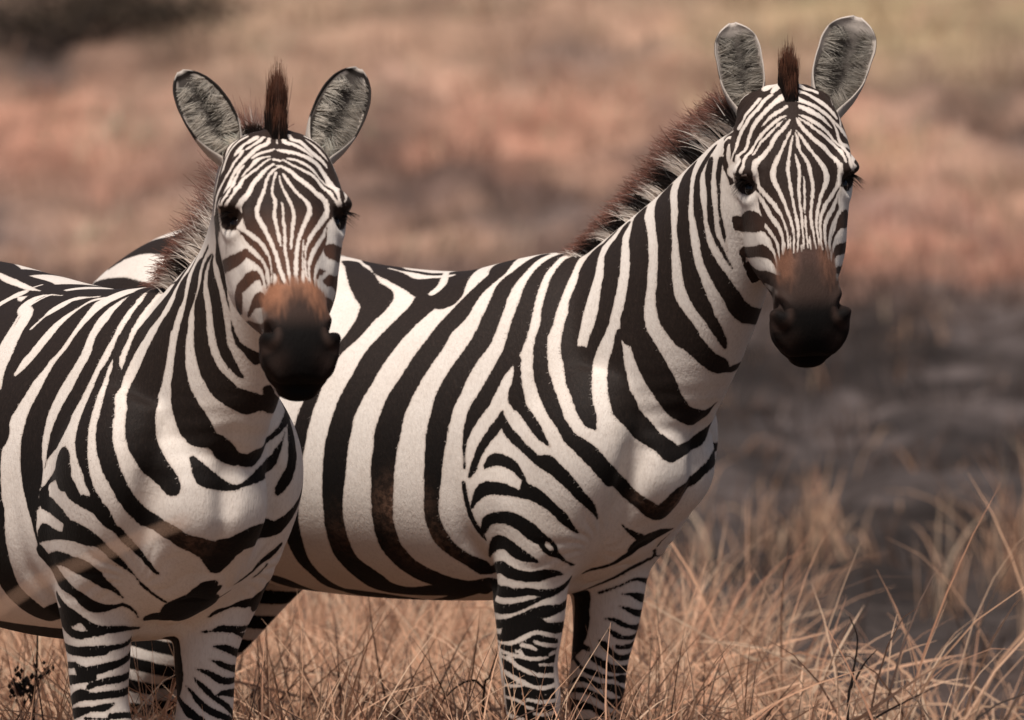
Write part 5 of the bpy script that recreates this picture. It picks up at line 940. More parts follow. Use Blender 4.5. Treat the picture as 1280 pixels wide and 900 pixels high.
def add_zebra(key, Z, label, voxel=.004):
    rng = np.random.default_rng(11 if key == 'R' else 23)
    me, H, ho = build_body(Z, voxel)
    root = bpy.data.objects.new('zebra', None); COL.objects.link(root)
    root.location = Z['root']; root.rotation_euler = (0, 0, -R(Z['psi']))
    tag(root, label, 'zebra', 'zebras standing in dry grass')
    sd, hv, hz = mark(me, H, ho, Z, STRIPES[key])
    C = verts_np(me)
    bvh = BVHTree.FromPolygons([Vector(c) for c in C], [tuple(q.vertices) for q in me.polygons])
    n0 = len(C)
    # ears join the same skin
    P = Parts(); ears = []
    for e in Z['ears']:
        i, o, la, op_, ax = ear_surface(**e, H=H, ho=ho); add_ear(P, i, o); ears.append((i, o, la, op_, ax, e))
    V = np.vstack(P.v)
    bm = bmesh.new(); bm.from_mesh(me); bm.verts.ensure_lookup_table()
    nv = [bm.verts.new(v) for v in V]
    for f in P.f:
        try: bm.faces.new([nv[j] for j in f]).smooth = True
        except ValueError: pass
    bm.to_mesh(me); bm.free(); me.update()
    ear = np.zeros(n0 + len(V), np.float32); ec = np.ones(n0 + len(V), np.float32); ear[n0:] = 1
    k = n0
    for i, o, la, op_, ax, e in ears:
        ns, nt_, _ = i.shape
        S, T = np.meshgrid(np.linspace(0, 1, ns), np.linspace(-1, 1, nt_), indexing='ij')
        aT = np.abs(T)
        med = -np.sign(e['axis'][0])                     # sign of T towards the forelock
        if e['round']:
            inn = .16 + .60 * sstep(aT, .50, .78)  # middle of the cup coloured darker, as painted shade
            inn = np.where(S > .84, .25 + .62 * sstep(S, .86, .93), inn)
            out = np.where((T * med > .86) & (S > .45) & (S < .93), .02, .9)
        else:
            inn = .10 + .78 * sstep(aT, .42, .74) * (1 - .35 * sstep(S, .9, .7) * 0)  # dark centre paints in the shade of a deep cup
            inn = np.where((aT > .86) | (S > .93) | ((T * med > .70) & (S > .62)), .0, inn)
            inn = np.where(S > .975, .75, inn)
            out = np.where((S > .36) & (aT > .50), 0., .80); out = np.where((S > .74) & (S < .965), .0, out); out = np.where(S > .965, .8, out)
        ec[k:k + ns * nt_] = inn.ravel(); k += ns * nt_
        ec[k:k + ns * nt_] = out.ravel(); k += ns * nt_
    pad = lambda a: np.concatenate([a, np.zeros(len(V), np.float32)])
    fattr(me, 'sd', pad(sd)); fattr(me, 'ear', ear); fattr(me, 'earcol', ec)
    nrm = normals_np(me)[:n0]
    fattr(me, 'topline', pad(sstep(C[:, 2], .80, 1.15).astype(np.float32)))
    v, u = hv[:, 1], hv[:, 0]
    jit = np.array([noise.noise(Vector((a * 170, b * 40, 3.0))) for a, b in hv[:, :2]]) if n0 < 900000 else 0
    jit = np.where(hz, jit, 0)
    v0, v1, half = Z['rust']
    rust = sstep(v + .022 * jit, v0 - .006, v0 + .020) * (1 - sstep(np.abs(u) + .004 * jit, half - .004, half + .008)) * hz * (hv[:, 2] > -.06)
    fattr(me, 'rust', pad(rust.astype(np.float32)))
    mz = sstep(v + .018 * jit + .030 * sstep(np.abs(u), .030, .058) + Z['tongue'] * np.exp(-(u / .034) ** 2), v1 - .030, v1 + .052) * hz
    mz = np.maximum(mz, sstep(v, .455, .47) * hz)
    fattr(me, 'rustdull', pad(np.clip((1 - Z['rusty']) * 1.1 * (.55 + .9 * np.exp(-(u / .03) ** 2)), 0, 1).astype(np.float32)))
    fattr(me, 'muzzle', pad(mz.astype(np.float32)))
    top = (1 - sstep(v, .425, .475)) * .9
    for s_ in (-1, 1):
        q = hv - [s_ * .060, .470, -.03]
        top = np.maximum(top, .75 * np.exp(-((np.abs(np.hypot(q[:, 0] * 1.2, q[:, 1]) - .022)) / .008) ** 2) * (q[:, 1] > -.01))
        top = np.maximum(top, .5 * np.exp(-((hv[:, 0] - s_ * .045) / .02) ** 2 - ((v - .515) / .018) ** 2))
    fattr(me, 'nosetop', pad((top * hz).astype(np.float32)))
    tan = Z['tan'] * sstep(v, .17, .30) * hz * (hv[:, 2] > -.15)
    tan = np.maximum(tan, .07 * hz)
    fattr(me, 'tan', pad(tan.astype(np.float32)))
    fd = np.zeros(n0)
    for (x, y, z, r, a) in Z['fades']:
        fd = np.maximum(fd, a * np.exp(-(((C - [x, y, z]) / r) ** 2).sum(1)))
    fattr(me, 'fade', pad(fd.astype(np.float32)))
    add_coat_hair(me, n0, hv, hz, H, rng)
    me.materials.append(COAT)
    body = bpy.data.objects.new('body', me); COL.objects.link(body); body.parent = root
    # eyes
    wd = Z['head']['wide']
    for s in (-1, 1):
        e = np.array([s * (EYES[0] - .0135) * wd, EYES[1] + .004, EYES[2] - .010])
        B = Parts(); B.ball(e @ H.T + ho, (.0175,) * 3, None, 28)
        mesh_obj('eye', np.vstack(B.v), B.f, EYE, root)
    # lashes
    for s in (-1, 1):
        Pn, W_, Cn = [], [], []
        e = np.array([s * EYES[0] * wd, EYES[1], EYES[2]])
        for q in range(46):
            t = rng.uniform(-1, 1)
            a = e + [s * (.010 - .010 * t * t) , -.014 + .010 * abs(t) + s * 0, .012 * t + .006]
            ln = rng.uniform(.016, .030)
            d = np.array([s * .85, rng.uniform(.15, .5), .25 + .3 * t]); d /= np.linalg.norm(d)
            tt = np.linspace(0, 1, 4)[:, None]
            Pn.append(a + d * ln * tt + np.array([0, .012, 0]) * tt ** 2); W_.append(.0012 * (1 - .8 * tt[:, 0])); Cn.append(np.tile([.010, .007, .006], (4, 1)))
        ribbons('eyelashes', np.array(Pn) @ H.T + ho, np.array(W_), np.array(Cn), MANE, root, rng=rng)
    # mane along the crest of the neck
    rgs, NC, NT = neck_rings(Z['neck'])
    crest = np.array([r[12] for r in rgs])               # dorsal vertex of each ring (k=48)
    full, lean = Z['mane']
    i0 = int(len(crest) * Z['mane_from'])
    crest = crest[i0:]; NT = NT[i0:]
    n = 8000
    tpos = rng.uniform(0, len(crest) - 1.001, n); ii = tpos.astype(int); fr = (tpos - ii)[:, None]
    base = crest[ii] * (1 - fr) + crest[ii + 1] * fr
    tng = NT[ii] * (1 - fr) + NT[ii + 1] * fr
    lat = np.cross([0, 0, 1.], tng); lat /= np.linalg.norm(lat, axis=1)[:, None]; up = np.cross(tng, lat)
    lo = rng.normal(size=n) * .010
    base = base + lat * lo[:, None]
    root_sd = np.zeros(n)
    for j in range(n):
        h = bvh.find_nearest(Vector(base[j]))
        if h[0] is not None: base[j] = h[0]
    vidx = np.zeros(n, int)
    from mathutils.kdtree import KDTree
    kd = KDTree(n0)
    for j, c in enumerate(C): kd.insert(c, j)
    kd.balance()
    near = lat * np.sign((lat[:, 1:2] < 0) - .5)
    probe = base - up * .055 + near * .05
    for j in range(n): vidx[j] = kd.find(probe[j])[1]
    root_sd = sd[vidx]
    f = tpos / (len(crest) - 1)
    ln = full * np.clip(.35 + 1.2 * f, .3, 1) * (1 - (1 - Z['mane_top']) * sstep(f, .72, .92)) * rng.uniform(.72, 1.06, n)
    # clumps: neighbouring hairs lean together
    cl = np.sin(tpos * 9.1) * .10 + np.sin(tpos * 3.7 + 1) * .08 + np.sin(tpos * 23.0) * .06
    d = up + tng * (-lean + cl + rng.normal(size=n) * .10)[:, None] + lat * (lo / .010 * .10 + rng.normal(size=n) * .06)[:, None]
    d /= np.linalg.norm(d, axis=1)[:, None]
    kk = 6; tt = np.linspace(0, 1, kk)
    bend = tng * rng.normal(size=(n, 1)) * .018 - tng * .022 + lat * rng.normal(size=(n, 1)) * .008
    Pm = base[:, None] - d[:, None] * .006 + d[:, None] * (ln[:, None] * tt)[:, :, None] + bend[:, None] * (tt ** 2)[None, :, None]
    wm = (.0022 * (1 - .75 * tt))[None] * rng.uniform(.7, 1.2, (n, 1))
    b = np.where((root_sd > -.004) & (f < .95), 1., 0.)[:, None, None]
    base_c = WHITE_H * b + DARK_H * (1 - b)
    tipm = sstep(tt[None] + rng.uniform(-.14, .14, (n, 1)), .50, .86)[:, :, None]
    tip_c = TIP_H * rng.uniform(.6, 1.5, (n, 1, 1))
    Cm = base_c * (1 - tipm) + tip_c * tipm
    # forelock between the ears
    fl, fw, nf, spread = Z['forelock']
    nf *= 4
    fu = rng.uniform(-1, 1, nf); fvv = rng.uniform(-.005, .042, nf)
    hb = np.stack([fu * fw * (1 - .25 * (fvv / .04)), fvv, -.045 + .040 * np.clip(fvv / .045, 0, 1) ** .6], 1) @ H.T + ho
    for j in range(nf):
        h = bvh.find_nearest(Vector(hb[j]))
        if h[0] is not None: hb[j] = h[0]
    upw = np.array([0, 0, 1.]); sidew = H[:, 0] - upw * H[2, 0]
    front = H[:, 2] - upw * H[2, 2]
    dd = upw + sidew * (fu * spread * .5 + rng.normal(size=nf) * (.05 + .06 * spread))[:, None] + front * (rng.normal(size=nf) * .08 + .02)[:, None]
    dd /= np.linalg.norm(dd, axis=1)[:, None]
    fcl = np.sin(fu * 9 + fvv * 130) * .5 + np.sin(fu * 23 + 2) * .5
    lnf = fl * (.86 + .20 * fcl) * rng.uniform(.55, 1.06, nf) * (1 - .30 * np.abs(fu) ** 1.5) * (1 - spread * .5 * np.abs(fu)) * np.where(fvv > .030, .6, 1)
    conv = -sidew * (fu * fw * (.25 + spread * .9))[:, None]
    Pf = hb[:, None] - dd[:, None] * .005 + dd[:, None] * (lnf[:, None] * tt)[:, :, None] + conv[:, None] * (tt ** 2)[None, :, None]
    wf = (.0015 * (1 - .75 * tt))[None] * rng.uniform(.7, 1.2, (nf, 1))
    mid = (np.abs(fu + .15) < .12) & (key == 'L')
    bc = np.where(mid[:, None, None], np.array([.22, .14, .11]), DARK_H)
    tm = sstep(tt[None] + rng.uniform(-.16, .16, (nf, 1)), .50, 1.02)[:, :, None]
    Cf = bc * (1 - tm) + np.array([.17, .070, .042]) * rng.uniform(.6, 1.5, (nf, 1, 1)) * tm
    ribbons('mane', Pm, wm, Cm, MANE, root, side=near, rng=rng)
    ribbons('forelock', Pf, wf, Cf, MANE, root, side=H[:, 2], rng=rng)
    # hair inside the ears
    for i, o, la, op_, ax, e in ears:
        ns, nt_, _ = i.shape
        n = 1500
        s_ = rng.uniform(.06, .88, n); t_ = rng.choice([-1, 1], n) * rng.uniform(.30, .84, n)
        a = (s_ * (ns - 1)).astype(int); bq = ((t_ + 1) / 2 * (nt_ - 1)).astype(int)
        base = i[a, bq] + (i[np.minimum(a + 1, ns - 1), bq] - i[a, bq]) * rng.uniform(0, 1, (n, 1))
        tuft = np.round(s_ * 11 + t_ * .8)                            # hairs lie together in wavy locks
        ph = np.sin(tuft * 12.9898) * 43758.5; ph -= np.floor(ph)
        ln = rng.uniform(.018, .036, n) * np.clip(1.2 - .7 * s_, .35, 1)
        d = -np.sign(t_)[:, None] * la * .95 + op_ * .32 + ax * ((ph - .45) * 1.3 + rng.normal(size=n) * .12)[:, None]
        d /= np.linalg.norm(d, axis=1)[:, None]
        tt5 = np.linspace(0, 1, 5)
        Pe = base[:, None] + d[:, None] * (ln[:, None] * tt5)[:, :, None] + (ax * (.016 * (ph - .5))[:, None])[:, None] * (tt5 ** 2)[None, :, None] + (op_ * .006)[None, None] * tt5[None, :, None]
        we = (.0013 * (1 - .7 * tt5))[None] * np.ones((n, 1))
        tone = (.40 + .60 * ph) * (.45 + .65 * sstep(np.abs(t_), .30, .65)) * rng.uniform(.8, 1.1, n)
        if e['round']: tone *= .72
        ce = np.clip(np.array([.92, .83, .72]) * tone[:, None], 0, .9)[:, None] * np.linspace(.7, 1, 5)[None, :, None]
        ribbons('ear_hair', Pe, we, ce, MANE, root, side=op_, rng=rng)
    return root

ZR.update(rust=(.338, .405, .056), rusty=.30, tongue=.050, fades=[(-.19, -.285, .78, .05, .9), (-.16, -.27, .70, .06, .8), (-.10, -.26, .67, .05, .7), (.31, -.02, .80, .03, .8), (.26, -.07, .82, .03, .6), (-.33, -.29, .72, .05, .35)])
ZL.update(rust=(.352, .425, .058), rusty=.95, tongue=.055, fades=[(.30, -.05, .78, .05, .35)])
STRIPES['L'].append(('K', 'b', [(-.75, -.12, .585, .075), (-.45, -.11, .572, .070), (-.25, -.10, .575, .060), (-.10, -.08, .58, .050)]))   # dark line under the belly
add_zebra('R', ZR, 'zebra standing with its whole flank in view, its ears with pale rounded tips')
add_zebra('L', ZL, 'zebra hiding the other one\'s rump, its ears rimmed in black, bright rust-brown nose patch')

# ------------------------------------------------------------------ ground
RISE_Y, RISE = 34.0, .21
def terrain_z(x, y):
    y = np.asarray(y, float); x = np.asarray(x, float)
    t = np.clip(y - RISE_Y, 0, None)
    z = RISE * (np.sqrt(t * t + 9) - 3) 
    z = np.where(y > 130, RISE * (96 - 3) + (y - 130) * .05, z)
    clod = np.sin(3.1 * x + 1.7 * y) * np.sin(2.3 * y - 4.1 * x + 1) + .6 * np.sin(7.7 * x - 3.3 * y + 2) * np.sin(5.1 * y + 6.3 * x) + .4 * np.sin(13.1 * x + 9.7 * y) * np.sin(11.9 * y - 8.3 * x + .7)
    z = z + .050 * clod * np.clip((y - 5) / 4, 0, 1) * np.clip((70 - y) / 20, 0, 1)
    return z + .03 * np.sin(x * .9 + y * .35) * np.clip((y - 6) / 6, 0, 1) + .10 * np.sin(x * .31 - y * .17 + 1) * np.clip((y - 25) / 10, 0, 1)

# burnt ground, bare red soil and dry grass lie in patches; x, y, half sizes, colour, strength
ASH, RED, TAN, DARK, GREY = (.046, .037, .035), (.50, .25, .175), (.47, .31, .21), (.030, .023, .021), (.150, .120, .114)
PATCHES = [(0.00,42.53,4.39,3.05,TAN,0.55),(2.51,43.05,1.28,1.81,(.44,.33,.19),0.70),(-1.68,43.45,0.79,1.15,TAN,0.60),(-2.84,42.87,0.74,0.99,DARK,0.98),(-2.18,43.55,0.55,0.59,DARK,0.70),(-2.38,42.12,0.44,0.42,DARK,0.60),(-2.71,39.94,0.70,1.45,RED,0.90),(-2.02,40.06,0.61,0.79,(.56,.34,.25),0.70),(-2.75,38.73,0.41,0.58,RED,0.70),(-2.48,37.87,0.68,0.93,ASH,0.60),(-2.80,37.00,0.31,0.97,GREY,0.70),(-2.05,35.78,0.57,2.23,(.48,.295,.21),0.75),(-2.55,36.36,0.35,2.20,(.48,.295,.21),0.50),(-0.57,40.67,0.57,1.10,(.56,.34,.25),0.75),(0.19,39.79,0.70,1.43,RED,0.95),(-0.09,38.42,0.64,0.99,RED,0.80),(-0.39,42.10,0.58,0.80,(.48,.295,.21),0.70),(-0.74,39.16,0.28,0.91,ASH,0.60),(-0.36,37.41,0.76,0.89,ASH,0.75),(0.36,37.75,0.41,0.84,ASH,0.60),(-0.72,37.95,0.27,0.73,ASH,0.70),(-0.35,35.94,0.61,0.88,(.48,.295,.21),0.80),(0.26,36.36,0.40,0.45,GREY,0.50),(0.48,41.60,0.58,0.71,GREY,0.60),(0.29,42.79,0.78,0.77,(.48,.295,.21),0.60),(1.04,40.86,0.43,1.50,(.48,.295,.21),0.50),(2.53,40.05,0.61,0.69,ASH,0.75),(2.92,40.39,0.28,0.92,ASH,0.60),(2.24,39.72,0.37,0.74,(.56,.34,.25),0.80),(2.23,38.30,0.55,1.18,(.56,.34,.25),0.90),(2.07,38.84,0.23,1.48,RED,0.60),(2.67,37.99,0.36,0.88,(.48,.295,.21),0.60),(2.08,36.62,0.53,1.07,GREY,0.75),(2.76,37.06,0.27,0.54,(.48,.295,.21),0.50),(2.36,35.01,0.69,2.01,RED,0.95),(1.88,34.83,0.26,2.31,RED,0.70),(2.75,35.82,0.26,1.44,RED,0.70),(2.14,29.02,0.46,2.30,ASH,0.80),(1.46,24.48,0.45,2.99,ASH,0.60),(1.60,17.80,0.47,2.72,ASH,0.80),(0.94,17.45,0.32,1.75,ASH,0.60),(1.94,24.28,0.76,4.50,DARK,0.60),(1.16,21.10,0.48,1.88,ASH,0.60),(1.46,16.60,0.40,1.59,ASH,0.60),(1.19,13.17,0.52,1.49,DARK,0.60),(1.38,11.61,0.49,1.58,DARK,0.50),(0.79,11.55,0.30,1.94,ASH,0.50),(1.13,12.99,0.08,0.83,ASH,0.60),(0.57,13.03,0.10,0.83,GREY,0.70),(1.33,28.86,0.26,3.05,DARK,0.48),(0.66,12.83,0.10,0.73,ASH,0.46),(1.98,27.48,0.08,1.58,ASH,0.63),(0.76,29.33,0.25,1.51,GREY,0.53),(1.01,13.17,0.15,1.86,ASH,0.72),(1.56,30.27,0.11,2.48,ASH,0.62),(1.58,30.31,0.27,2.55,DARK,0.86),(0.89,17.90,0.08,1.45,ASH,0.72),(0.78,12.95,0.16,0.44,ASH,0.74),(1.95,19.70,0.22,1.88,GREY,0.74),(0.87,14.43,0.20,1.49,GREY,0.42),(1.14,24.28,0.24,3.64,DARK,0.65),(1.20,19.08,0.15,1.61,GREY,0.87),(0.53,13.03,0.09,0.71,ASH,0.88),(0.99,12.95,0.06,0.87,ASH,0.59),(1.99,19.34,0.13,0.73,ASH,0.63),(0.75,22.62,0.25,1.54,DARK,0.67),(1.24,11.75,0.05,0.75,ASH,0.74),(0.97,28.60,0.15,0.73,GREY,0.75),(1.53,15.41,0.21,0.72,GREY,0.82),(0.91,17.58,0.18,0.40,GREY,0.53),(1.28,13.09,0.14,1.43,ASH,0.44),(1.25,14.63,0.08,1.56,GREY,0.80),(2.24,29.00,0.15,2.49,GREY,0.71),(1.24,17.53,0.14,1.05,GREY,0.42),(1.59,13.05,0.15,1.45,DARK,0.75),(0.99,17.47,0.09,1.46,ASH,0.83),(0.95,10.03,0.07,0.85,DARK,0.61),(1.52,14.01,0.16,0.63,GREY,0.55),(0.81,11.55,0.14,0.82,DARK,0.78),(1.20,13.13,0.13,1.05,DARK,0.81),(1.22,30.93,0.11,0.88,ASH,0.60),(1.99,21.48,0.11,2.72,ASH,0.51),(1.63,17.74,0.08,1.58,ASH,0.76),(1.67,14.53,0.14,0.86,ASH,0.84),(0.63,14.49,0.14,1.14,GREY,0.50),(1.83,19.94,0.23,0.75,GREY,0.45),(1.84,21.46,0.17,1.58,DARK,0.56),(1.23,31.83,0.19,1.46,ASH,0.40),(1.66,17.78,0.19,0.71,ASH,0.62),(1.17,19.58,0.12,1.60,GREY,0.73),(1.57,18.26,0.15,1.26,ASH,0.84),(0.75,25.80,0.17,2.93,ASH,0.80),(0.83,28.97,0.15,2.25,GREY,0.41),(1.03,20.48,0.10,0.71,GREY,0.90),(1.19,30.26,0.25,0.72,GREY,0.62),(1.24,22.52,0.06,1.48,ASH,0.67),(0.75,25.56,0.25,2.11,ASH,0.65),(1.40,11.55,0.11,0.72,ASH,0.85),(1.36,20.70,0.08,1.57,GREY,0.79),(0.84,11.33,0.09,1.51,ASH,0.55),(1.94,19.72,0.22,1.68,GREY,0.51),(0.91,16.07,0.21,0.93,ASH,0.59),(0.58,13.67,0.15,0.69,ASH,0.57),(0.64,15.93,0.09,1.15,GREY,0.52),(1.03,12.93,0.05,0.37,DARK,0.75),(1.88,27.48,0.23,1.76,DARK,0.59),(1.92,27.26,0.09,2.32,DARK,0.48),(1.05,19.36,0.12,1.74,ASH,0.89),(1.97,22.90,0.11,1.71,ASH,0.89),(1.93,24.28,0.10,1.49,GREY,0.84),(1.13,22.56,0.23,2.29,DARK,0.84),(0.74,12.43,0.16,0.74,GREY,0.82),(0.95,12.95,0.18,1.74,DARK,0.45),(1.21,12.93,0.09,0.72,ASH,0.59),(2.32,30.97,0.09,1.96,GREY,0.83),(1.08,10.03,0.10,0.78,DARK,0.63),(0.92,30.39,0.19,1.64,ASH,0.72),(-1.14,42.30,0.27,0.44,(.56,.34,.25),0.27),(0.73,42.93,0.19,0.59,(.56,.34,.25),0.46),(-2.49,35.55,0.15,1.57,(.56,.34,.25),0.30),(0.60,43.64,0.21,0.72,(.56,.34,.25),0.30),(2.47,43.15,0.21,0.17,(.48,.295,.21),0.48),(2.30,41.68,0.11,0.59,GREY,0.28),(1.77,39.20,0.17,0.70,GREY,0.23),(-2.78,36.16,0.11,0.72,GREY,0.35),(1.57,36.99,0.13,0.43,(.48,.295,.21),0.27),(0.62,39.22,0.11,0.68,(.48,.295,.21),0.45),(0.14,36.18,0.22,0.93,ASH,0.22),(2.05,40.92,0.10,0.59,(.44,.33,.19),0.26),(1.03,42.85,0.23,0.37,RED,0.46),(1.67,43.60,0.14,0.42,(.48,.295,.21),0.21),(2.85,36.94,0.14,0.74,(.48,.295,.21),0.37),(-0.09,42.59,0.14,0.72,ASH,0.29),(2.06,38.86,0.31,0.48,(.44,.33,.19),0.38),(1.04,41.44,0.20,0.46,RED,0.37),(-2.52,42.28,0.20,0.57,(.56,.34,.25),0.45),(-1.05,38.09,0.14,0.56,ASH,0.42),(-2.54,36.96,0.11,0.76,GREY,0.24),(-2.21,38.55,0.16,0.67,RED,0.45),(-0.67,37.24,0.29,0.69,(.56,.34,.25),0.43),(-1.43,42.16,0.34,0.46,(.56,.34,.25),0.28),(-1.02,38.72,0.13,0.75,(.56,.34,.25),0.43),(2.50,40.56,0.24,0.41,(.48,.295,.21),0.24),(-1.42,40.23,0.27,0.60,(.48,.295,.21),0.33),(1.17,39.81,0.18,0.64,(.44,.33,.19),0.37),(-0.51,38.03,0.21,0.70,GREY,0.20),(-1.90,37.49,0.16,0.40,(.56,.34,.25),0.36),(2.40,35.30,0.16,1.24,ASH,0.49),(2.39,41.74,0.12,0.54,(.48,.295,.21),0.22),(-0.73,41.08,0.14,0.15,GREY,0.31),(-0.77,40.31,0.24,0.54,GREY,0.34),(0.91,39.14,0.25,0.46,GREY,0.29),(0.53,36.87,0.26,0.42,(.48,.295,.21),0.28),(0.33,40.65,0.21,0.55,(.48,.295,.21),0.30),(-2.32,36.92,0.13,0.72,(.56,.34,.25),0.33),(2.84,39.02,0.09,0.83,(.56,.34,.25),0.36),(2.38,37.11,0.09,0.19,RED,0.44),(-1.14,39.54,0.12,0.47,(.48,.295,.21),0.28),(3.06,40.27,0.23,0.31,(.56,.34,.25),0.43),(-1.15,41.04,0.27,0.47,(.48,.295,.21),0.36),(1.07,42.05,0.33,0.80,(.56,.34,.25),0.23),(-1.41,36.16,0.17,0.30,GREY,0.37),(-0.41,39.12,0.25,0.30,RED,0.24),(-2.73,37.79,0.26,0.69,(.56,.34,.25),0.34),(0.29,36.62,0.12,0.38,GREY,0.33),(-0.48,36.20,0.16,0.87,(.48,.295,.21),0.46),(2.87,43.11,0.12,0.85,(.56,.34,.25),0.30),(1.95,41.42,0.29,0.41,(.48,.295,.21),0.22),(1.80,37.77,0.31,0.67,ASH,0.32),(-0.47,43.52,0.27,0.65,(.48,.295,.21),0.23),(0.99,42.27,0.24,0.79,(.44,.33,.19),0.38),(1.78,38.66,0.28,0.33,RED,0.35),(-1.14,41.30,0.14,0.73,(.48,.295,.21),0.28),(1.29,36.91,0.09,0.80,GREY,0.34),(1.91,40.70,0.25,0.30,(.56,.34,.25),0.47),(0.49,39.16,0.26,0.75,(.48,.295,.21),0.47),(-2.52,40.97,0.12,0.45,RED,0.40),(-1.49,38.75,0.30,0.59,RED,0.28),(-0.57,41.48,0.27,0.45,ASH,0.21),(1.20,34.77,0.27,1.19,(.44,.33,.19),0.29),(2.45,40.31,0.17,0.31,GREY,0.41),(2.79,41.54,0.14,0.30,(.48,.295,.21),0.45),(0.38,38.15,0.18,0.58,(.48,.295,.21),0.45),(-0.24,39.04,0.11,0.60,RED,0.46),(2.38,39.97,0.28,0.23,(.48,.295,.21),0.31),(2.74,40.43,0.23,0.46,(.48,.295,.21),0.42),(-0.11,38.78,0.24,0.58,(.56,.34,.25),0.25),(1.89,40.11,0.15,0.44,RED,0.35),(1.72,42.15,0.23,0.71,(.56,.34,.25),0.28),(-0.53,36.22,0.17,0.28,(.56,.34,.25),0.34),(-1.72,37.32,0.22,0.49,(.56,.34,.25),0.46),(0.82,42.39,0.29,0.42,(.56,.34,.25),0.47),(1.86,40.35,0.17,0.61,GREY,0.32),(2.55,35.90,0.21,0.59,GREY,0.47),(-2.37,36.36,0.28,0.47,(.48,.295,.21),0.24),(-1.42,42.43,0.31,0.15,(.48,.295,.21),0.21),(-2.90,42.22,0.20,0.45,GREY,0.42),]
def ground_colour(x, y):
    rngc = np.zeros((len(x), 3)); rngc[:] = (.185, .125, .105)
    burn = sstep(y, 4, 8) * (1 - sstep(y, 27, 33))
    rngc = rngc * (1 - burn[:, None]) + np.array([.062, .049, .045]) * burn[:, None]
    near = 1 - sstep(y, 3.0, 9.0)
    c = rngc * (1 - near[:, None]) + (np.array([.20, .125, .085]) * (1 - sstep(x, .2, .7))[:, None] + np.array([.055, .042, .038]) * sstep(x, .2, .7)[:, None]) * near[:, None]
    wx = x + .13 * np.sin(y * 2.3 + x * 1.7) + .10 * np.sin(y * 5.1 - x * 3.9 + 2); wy = y + .30 * np.sin(x * 4.7 + y * .8) + .22 * np.sin(x * 11.3 + 1.3)
    for px, py, rx, ry, col, a in PATCHES:
        w = a * np.exp(-(((wx - px) / rx) ** 2 + ((wy - py) / ry) ** 2) ** 1.3)
        c = c * (1 - w[:, None]) + np.array(col) * w[:, None]
    return c

gx = np.concatenate([[-400, -200, -100, -50, -25, -12], np.arange(-6, 6.001, .09), [12, 25, 50, 100, 200, 400]])
gy = np.concatenate([[-60, -40, -25, -12], np.arange(-6, 5, .35), np.arange(5, 48, .10), np.arange(48, 60, .5), [65, 75, 90, 110, 130, 160, 220, 320, 500, 800]])
GX, GY = np.meshgrid(gx, gy, indexing='ij')
gv = np.stack([GX.ravel(), GY.ravel(), terrain_z(GX.ravel(), GY.ravel())], 1)
ny = len(gy)
gi = (np.arange(len(gx) - 1)[:, None] * ny + np.arange(ny - 1)[None]).ravel()
ground = mesh_obj('ground', gv, np.stack([gi, gi + ny, gi + ny + 1, gi + 1], 1))
ground['kind'] = 'structure'
gc = np.ones((len(gv), 4), np.float32); gc[:, :3] = ground_colour(gv[:, 0], gv[:, 1])
ground.data.attributes.new('col', 'FLOAT_COLOR', 'POINT').data.foreach_set('color', gc.ravel())
m, nt, p, L = mat('burnt_ground')
co = nt.nodes.new('ShaderNodeTexCoord').outputs['Object']
n1 = noise_tex(nt, co, 1.6, 6, .65); n2 = noise_tex(nt, co, 14, 5, .7)
f = val(nt, 'ADD', val(nt, 'MULTIPLY', ramp01(nt, n1, .30, .70), .7), val(nt, 'MULTIPLY', n2, 1.3))
vm = nt.nodes.new('ShaderNodeVectorMath'); vm.operation = 'SCALE'; L.new(attr(nt, 'col').outputs['Color'], vm.inputs[0]); L.new(f, vm.inputs['Scale'])
L.new(vm.outputs[0], p.inputs['Base Color']); p.inputs['Roughness'].default_value = .95; p.inputs['Specular IOR Level'].default_value = .1
b = nt.nodes.new('ShaderNodeBump'); b.inputs['Distance'].default_value = .05; L.new(n2, b.inputs['Height']); L.new(b.outputs[0], p.inputs['Normal'])
ground.data.materials.append(m)

# ------------------------------------------------------------------ grass
GRASS = hair_material('dry_grass', .7)
GRASS.node_tree.nodes['Mix Shader'].inputs[0].default_value = .30
def blades(rng, root, h, lean_dir, lean, curl, width, col, k=8):
    """curved blades: root (n,3), h, lean angle, curl: extra bend towards the tip"""
    n = len(root); t = np.linspace(0, 1, k)
    ang = lean[:, None] + curl[:, None] * t[None] ** 1.6
    dz = np.cos(ang); dr = np.sin(ang)
    seg = (h / (k - 1))[:, None]
    z = np.concatenate([np.zeros((n, 1)), np.cumsum(dz[:, :-1] * seg, 1)], 1); r = np.concatenate([np.zeros((n, 1)), np.cumsum(dr[:, :-1] * seg, 1)], 1)
    side = np.stack([np.cos(lean_dir), np.sin(lean_dir)], 1)
    wv = rng.normal(size=(n, 1, 1)) * .006 * np.sin(t * 7 + rng.uniform(0, 6, (n, 1)))[:, :, None] * h[:, None, None]
    P = np.stack([root[:, 0:1] + side[:, 0:1] * r, root[:, 1:2] + side[:, 1:2] * r, root[:, 2:3] + z], 2)
    P[:, :, 0:1] += wv
    P[:, :, 2] = np.maximum(P[:, :, 2], root[:, 2:3] + .004)
    W = width[:, None] * (1 - .92 * t[None] ** 2.2)
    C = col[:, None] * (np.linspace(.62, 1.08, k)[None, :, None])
    return P, W, C

